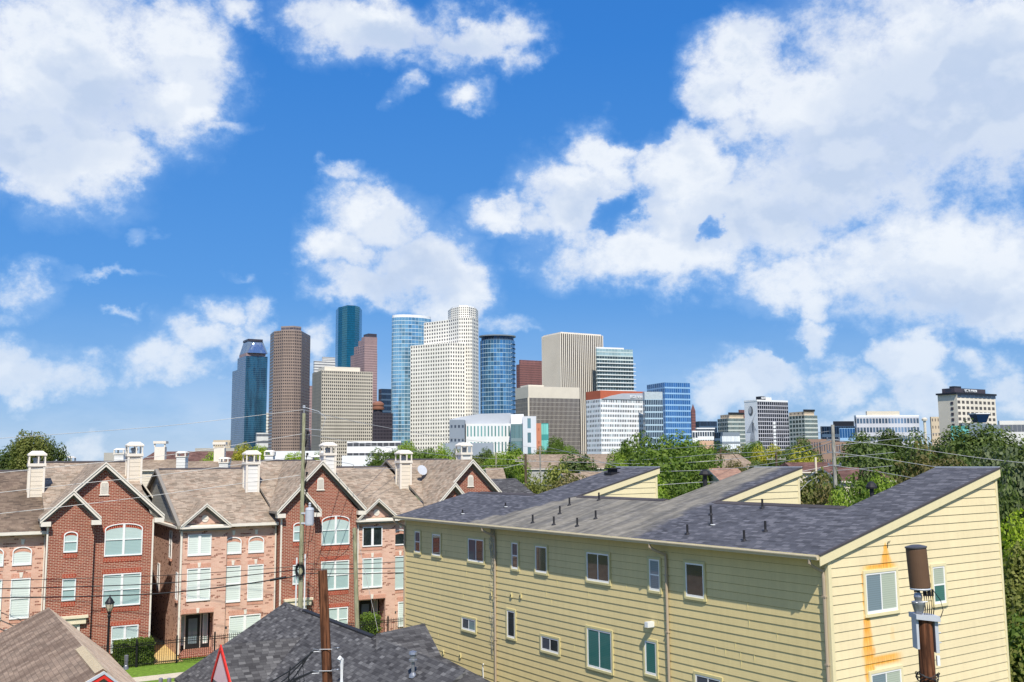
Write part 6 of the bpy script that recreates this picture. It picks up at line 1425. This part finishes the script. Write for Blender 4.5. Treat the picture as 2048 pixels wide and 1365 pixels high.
mblock('glass_wall', 1022, 1046, 452, 848, G['museum_glass'], 5, 4); mblock('stair_tower', 1046, 1073, 450, 833, G['mus_t'] if 'mus_t' in G else G.setdefault('mus_t', facade('pale tower with one window strip', srgb(206, 210, 216), srgb(96, 130, 140), (.35, .6), (.15, .85), .2, .2, .6, .4)), 1, 5)
mblock('upper_block', 1022, 1048, 462, 829, G['white_metal'], 1, 1); mblock('orange_wall', 1073, 1083, 452, 847, G['orange2'] if 'orange2' in G else G.setdefault('orange2', facade('orange wall', srgb(190, 128, 102), srgb(150, 84, 60), (.4, .6), (.4, .6), .5, 0, .8, .3)), 1, 5); mblock('aqua_glass', 1083, 1097.5, 455, 847, G['teal_glass'], 3, 4)
mblock('low_front', 886, 986, 400, 887, G['mus_low'] if 'mus_low' in G else G.setdefault('mus_low', facade('blue grey low front', srgb(150, 160, 172), srgb(96, 124, 136), (.2, .7), (.1, .6), .3, .2, .6, .3)), 9, 1, 10)
block('parking_garage', 'white open parking deck with dark level openings', 694, 697, 803, 420, 884, G['garage'], 1, 9, 5, th=86, cat='parking garage')
block('low_block', 'tan stepped stone building at the foot of the blue glass tower', 426, 428, 462, 900, 881, G['tan_far'], 1, 8, 4, th=84, cat='building')
block('low_block', 'flat grey industrial building left of the yellow-green tree', 390, 392, 470, 330, 897, G['grey_flat'] if 'grey_flat' in G else G.setdefault('grey_flat', facade('pale grey industrial wall', srgb(176, 172, 164), srgb(110, 106, 100), (.3, .6), (.4, .7), .5, 0, .85, .2)), 1, 8, 1, th=87, cat='building')
block('low_block', 'long low white-roofed shed behind the green pole', 540, 542, 650, 300, 903, G['white_metal'], 1, 1, 1, th=87, cat='building')
block('low_block', 'white gabled warehouse wall right of the sided chimney', 684, 686, 741, 220, 912, G['white_metal'], 1, 1, 1, th=86, cat='building')
block('low_block', 'grey roof box left of the white chimney caps', 208, 211, 262, 260, 906, G['grey_flat'], 1, 3, 1, th=87, cat='building')

# ------------------------------------------------------------------ mid-distance houses
def gable_house(name, label, pl, pr, ye, yr, D, roofm, wallm, th=84., dep=11., hip=.12, cat='house', facing=0, chim=0):
    """ridge parallel to its long front; pl/pr columns of the eaves, ye eave row, yr ridge row"""
    A_, B_ = at(pl, 905, D)[:2], None; d = np.array([math.sin(R(th)), math.cos(R(th))]); B_ = hit(A_, d, pr); L_ = np.linalg.norm(B_ - A_)
    ze = max(2.4, zat((pl + pr) / 2, ye, (0, D))); E = empty(name, (A_[0], A_[1], 0), R(90 - th), label, cat)
    zr = float(at((pl + pr) / 2, yr, D + dep / 2)[2]); zr = max(zr, ze + 1.2)
    w = MB(); w.box(.3, L_ - .3, .3, dep - .3, 0, ze); w.build('wall', wallm, E)
    r = MB(); h = hip * L_
    r.slab([(0, 0, ze), (L_, 0, ze), (L_ - h, dep / 2, zr), (h, dep / 2, zr)], .15, 0, 1); r.slab([(h, dep / 2, zr - .004), (L_ - h, dep / 2, zr - .004), (L_, dep, ze), (0, dep, ze)], .15, 0, 1)
    if h > .1: r.slab([(0, dep, ze - .002), (0, 0, ze - .002), (h, dep / 2, zr - .002)], .15, 0, 1); r.slab([(L_, 0, ze - .002), (L_, dep, ze - .002), (L_ - h, dep / 2, zr - .002)], .15, 0, 1)
    else: w2 = MB(); w2.prism([(.3, ze - .01), (dep - .3, ze - .01), (dep / 2, zr - .2)], 'x', .3, L_ - .3); w2.build('gable_wall', wallm, E)
    r.build('roof', [roofm, M['white_trim']], E)
    for k in range(chim):
        x = L_ * (k + .7) / (chim + .4); v = MB(); v.box(x - .6, x + .6, dep / 2 - .5, dep / 2 + .5, zr - .8, zr + 1.5); v.box(x - .75, x + .75, dep / 2 - .65, dep / 2 + .65, zr + 1.9, zr + 2.2)
        for sx in (-.6, .6): v.box(x + sx - .08, x + sx + .08, dep / 2 - .5, dep / 2 - .34, zr + 1.5, zr + 1.9)
        v.build('chimney', M['white_trim'], E)
    return E
BS, TS, BT = M['brown_shingle'], M['taupe_shingle'], M['brown_tile']; LW, LG = M['lap_white'], M['lap_grey']
gable_house('long_roof_house', 'long dark brown tiled roof behind the brick row on the left', 275, 500, 925, 903, 170, BT, LG, hip=.08)
gable_house('roof_house', 'weathered brown roof with two white chimney caps behind the first gap', 330, 500, 944, 924, 108, TS, LW, hip=0., dep=14, chim=1)
gable_house('roof_house', 'brown roof right behind the leftmost red townhouse', 235, 345, 940, 921, 112, TS, LW, hip=0., dep=14, chim=1)
gable_house('apartment_roof', 'wide tan apartment roof below the bronze office block', 1015, 1230, 938, 909, 190, TS, M['lap_grey'], th=78, dep=30, hip=.1, cat='apartment block')
gable_house('apartment_roof', 'tan apartment roof behind the big green tree', 1180, 1330, 930, 908, 210, TS, LG, th=84, dep=26, hip=.06, cat='apartment block')
gable_house('apartment_roof', 'brownish apartment roof right of the big green tree', 1385, 1530, 945, 909, 200, TS, LG, th=86, dep=26, hip=.1, cat='apartment block')
gable_house('small_house', 'small grey house with a white gable left of the brown pole', 975, 1012, 958, 936, 120, TS, LW, th=84, dep=8, hip=0.)
gable_house('small_house', 'small tan house above the slate roof near the flowering trees', 1140, 1185, 973, 956, 95, TS, LW, th=80, dep=8, hip=0.)
gable_house('small_house', 'second small tan house just left of the first shed roof', 1178, 1225, 968, 950, 100, TS, LW, th=80, dep=8, hip=0.)
gable_house('dark_roof_house', 'house with a black shingle roof behind the rightmost red gable', 955, 1070, 992, 958, 85, M['black_shingle'], LG, th=70, dep=10, hip=.0)
gable_house('dark_roof_house', 'dark brown house roof among bushes right of the tall grey pole', 1680, 1790, 962, 942, 92, BT, LW, th=84, dep=9, hip=0.)
gable_house('dark_roof_house', 'low dark roof behind the tall grey pole', 1590, 1700, 944, 930, 125, BT, LW, th=86, dep=10, hip=.05)
gable_house('tile_house', 'low house with a reddish tile roof left of the grey shed roof', 1438, 1500, 962, 946, 95, M['red_tile'] if 'red_tile' in M else M.setdefault('red_tile', shingles('reddish tiles', [srgb(150, 118, 102), srgb(162, 130, 112), srgb(140, 108, 94)], .3, .3)), LW, th=84, dep=8, hip=0.)
def cowl(px, py, D, lab, h=1.1, w=.45):
    p = at(px, py, D); E = empty('chimney_cowl', (p[0], p[1], 0), 0, lab, 'chimney', 'white chimney tops behind the brick row'); z = p[2]
    m = MB(); m.box(-w, w, -w, w, 6, z - h * .55); m.build('shaft', M['lap_bluewhite'], E)
    k = MB(); k.box(-w * 1.15, w * 1.15, -w * 1.15, w * 1.15, z - h * .55, z - h * .45)
    for sx in (-1, 1):
        for sy in (-1, 1): k.box(sx * w - .06, sx * w + .06, sy * w - .06, sy * w + .06, z - h * .45, z - h * .15)
    k.hexa([(-w * 1.2, -w * 1.2, z - h * .15), (w * 1.2, -w * 1.2, z - h * .15), (w * 1.2, w * 1.2, z - h * .15), (-w * 1.2, w * 1.2, z - h * .15), (-w * .7, -w * .7, z), (w * .7, -w * .7, z), (w * .7, w * .7, z), (-w * .7, w * .7, z)]); k.build('cap', M['white_trim'], E)
for a in ((242, 897, 95, 'white chimney top partly hidden by the tall chimney of the leftmost red townhouse'), (365, 903, 100, 'white chimney top on the roof behind the gap between townhouses'), (450, 915, 100, 'small white chimney top among yellow-green branches'),
          (540, 901, 105, 'white chimney top right of the yellow-green tree'), (634, 911, 100, 'white chimney top just right of the green pole'), (138, 913, 100, 'low wide white chimney top behind the ridge left of the first red gable')): cowl(*a)

# ------------------------------------------------------------------ trees
TB, TR = 'trees behind the brick row', 'trees beyond the yellow building'
for a in [(15, 885, 90, 100, 'oak', 'dark leafy tree at the left edge behind the stained roof'), (62, 864, 62, 96, 'olive', 'tallest leafy tree at the left edge, above its neighbours'), (98, 880, 60, 98, 'oak', 'dark tree right of the tallest one on the left'),
          (488, 886, 44, 135, 'yellow', 'bright yellow-green tree in front of the blue glass tower'), (520, 895, 44, 140, 'lime', 'yellow-green tree just left of the sided chimney'), (440, 906, 70, 130, 'bright', 'low yellow-green tree among chimney tops'),
          (590, 906, 40, 130, 'lime', 'small bright tree left of the tall green pole'), (638, 908, 36, 130, 'bright', 'small bright tree right of the tall green pole'),
          (758, 899, 60, 150, 'green', 'round dark green tree in front of the parking deck'), (790, 905, 50, 145, 'green', 'green tree right of the round dark one by the parking deck'), (817, 883, 44, 190, 'bright', 'bright round tree in front of the white stepped tower'),
          (850, 898, 50, 185, 'green', 'green tree between two bright round ones below the white stepped tower'), (882, 892, 50, 190, 'bright', 'second bright round tree below the white stepped tower'), (925, 901, 60, 230, 'olive', 'brownish tree left of the last sided chimney'), (970, 902, 50, 230, 'oak', 'dark tree below the white institutional building'),
          (985, 908, 50, 170, 'bright', 'bright tree left of the pale pole'), (1020, 903, 70, 180, 'bright', 'bright spreading tree right of the pale pole'), (1035, 893, 60, 250, 'green', 'green tree at the foot of the white institutional building'),
          (1072, 895, 44, 240, 'green', 'small green tree below the orange wall'), (1112, 878, 46, 270, 'green', 'round green tree in front of the bronze office block'), (1135, 893, 40, 260, 'green', 'lower green tree right of the round one at the bronze block'),
          (940, 912, 50, 150, 'olive', 'olive bush behind the rightmost red gable'), (965, 945, 70, 95, 'olive', 'olive tree behind the black shingle roof'), (1010, 925, 60, 150, 'green', 'green tree behind the small grey house')]: tree(*a, group=TB)
for a in [(1150, 915, 110, 150, 'oak', 'dark broad tree in front of the tan apartment roof', 8), (1095, 934, 110, 100, 'olive', 'wide olive tree with pale blossom behind the slate roof', 9), (1135, 950, 90, 88, 'autumn', 'reddish olive tree just above the slate roof'), (1060, 958, 60, 92, 'olive', 'olive shrub left of the wide olive tree', 4),
          (1290, 868, 110, 112, 'green', 'tallest crown of the big green tree group'), (1350, 876, 110, 112, 'green', 'second crown of the big green tree group in front of the blue block'), (1392, 884, 80, 116, 'green', 'right crown of the big green tree group'), (1250, 890, 60, 118, 'bright', 'bright left crown of the big green tree group'),
          (1235, 915, 50, 110, 'bright', 'small bright tree left of the big group'), (1330, 905, 170, 98, 'green', 'broad lower crown of the big green tree group', 9), (1405, 915, 70, 100, 'green', 'lower right crown of the big group with yellow tips', 7), (1300, 955, 100, 78, 'bright', 'yellow-green bush behind the first shed roof', 5), (1390, 965, 60, 84, 'green', 'dark lower bush left of the grey shed roof', 4), (1345, 948, 110, 82, 'green', 'green bush between the two shed roofs', 6),
          (1395, 888, 60, 320, 'oak', 'dark low tree at the foot of the blue block'), (1440, 893, 70, 320, 'green', 'low green tree below the white panel block'), (1478, 893, 60, 310, 'olive', 'olive tree below the left condominium'),
          (1508, 884, 46, 290, 'green', 'green tree left of the yellow one below the black hotel'), (1526, 893, 50, 270, 'yellow', 'bright yellow tree below the mural wall'), (1550, 890, 40, 275, 'yellow', 'yellow tree below the black hotel front'),
          (1600, 883, 70, 250, 'oak', 'round dark tree at the foot of the right condominium'), (1572, 900, 60, 200, 'oak', 'dark tree between the yellow trees and the round dark tree'), (1560, 918, 90, 165, 'oak', 'wide dark tree behind the grey shed roof'), (1620, 903, 100, 160, 'yellow', 'broad yellow-green tree left of the tall grey pole'), (1500, 918, 60, 150, 'oak', 'dark tree left of the many-wired pole'),
          (1468, 925, 50, 135, 'autumn', 'half bare brown tree right of the curved-arm pole'), (1690, 915, 60, 140, 'green', 'green tree right of the tall grey pole'),
          (1615, 948, 110, 72, 'olive', 'large olive tree between the grey shed roof and the tall grey pole', 7), (1640, 965, 90, 66, 'autumn', 'reddish olive tree beside the tall grey pole', 6), (1715, 955, 110, 64, 'green', 'light green leafy tree right of the tall grey pole', 6), (1765, 962, 90, 62, 'bright', 'bright leafy tree against the slate roof slope', 6), (1690, 985, 80, 58, 'bright', 'bright low tree at the ridge near the tall grey pole', 5),
          (1655, 950, 70, 80, 'oak', 'dark leafy tree directly behind the tall grey pole', 8), (1845, 878, 80, 118, 'oak', 'dark oak filling the space between the office block and the beige hotel', 12), (1590, 960, 70, 74, 'green', 'green tree touching the peak of the grey shed roof', 7), (1745, 930, 90, 84, 'oak', 'dark tree behind the bright leafy tree at the slate roof', 8),
          (1735, 868, 90, 125, 'oak', 'dark oak with a pointed top in front of the white office block'), (1780, 860, 60, 130, 'oak', 'narrow dark oak rising before the white office block'), (1820, 876, 110, 125, 'oak', 'broad dark oak below the white office block'), (1890, 858, 100, 130, 'oak', 'dark oak left below the beige hotel'), (1950, 856, 120, 128, 'oak', 'dark oak right below the glass pod'), (2025, 860, 120, 130, 'oak', 'dark oak at the right edge of the skyline'),
          (1740, 890, 120, 105, 'oak', 'lower dark oak behind the wires right of the tall pole', 12), (1830, 900, 130, 100, 'autumn', 'dark oak with rusty patches in the middle of the oak grove', 12), (1920, 890, 140, 100, 'oak', 'wide dark oak above the slate roof peak', 13), (1890, 925, 110, 88, 'autumn', 'rusty tinted tree low behind the slate roof peak', 8),
          (1985, 902, 130, 78, 'greygreen', 'grey-green oak right behind the slate roof peak', 12), (2050, 895, 130, 74, 'greygreen', 'grey-green oak cut by the right picture edge', 12), (2020, 955, 100, 62, 'oak', 'dark leafy tree beside the yellow wall corner', 9)]:
    tree(*a[:6], group=TR, h=(a[6] if len(a) > 6 else None))
# right-hand foliage strip beside the yellow wall
for a in [(2045, 1030, 110, 56, 'lime', 'lime green feathery shrub beside the yellow wall', 5.5), (2060, 1095, 130, 50, 'olive', 'olive hedge tree below the lime green shrub', 5), (2055, 1160, 150, 47, 'olive', 'large olive tree right of the yellow wall', 6), (2070, 1230, 150, 45, 'green', 'dark green tree low right of the yellow wall', 6), (2075, 1300, 160, 44, 'olive', 'lowest leafy tree in the bottom right corner', 5)]:
    tree(*a[:6], group='foliage beside the yellow wall', h=a[6])
for i_, (px_, yt_, w_, D_) in enumerate([(2160, 880, 150, 110), (2180, 905, 150, 78), (2290, 885, 160, 95), (2140, 960, 120, 60), (2200, 1010, 140, 52), (-60, 880, 100, 104), (2330, 930, 150, 70)]):
    tree(px_, yt_, w_, D_, ('oak', 'green', 'oak', 'olive', 'green', 'oak', 'olive')[i_], ('tall oak just right of the picture edge', 'green tree just right of the picture edge', 'far oak right of the picture edge', 'olive tree right of the yellow wall, out of frame', 'low green tree right of the yellow wall, out of frame', 'dark tree just left of the picture edge', 'olive tree farthest right, out of frame')[i_], group=TR)
# dish on the pink townhouse roof beside the slate roof
p = at(843, 942, 80); mb = MB(); mb.lathe((0, 0, 0), [(.02, 0), (.25, .05), (.42, .14), (.44, .15)], 14); dsh = mb.build('satellite_dish', M['grey_paint']); dsh.location = [float(q) for q in p]; dsh.rotation_euler = (R(65), 0, R(35)); tag(dsh, 'grey satellite dish beside a chimney on the far pink townhouse', 'satellite dish')
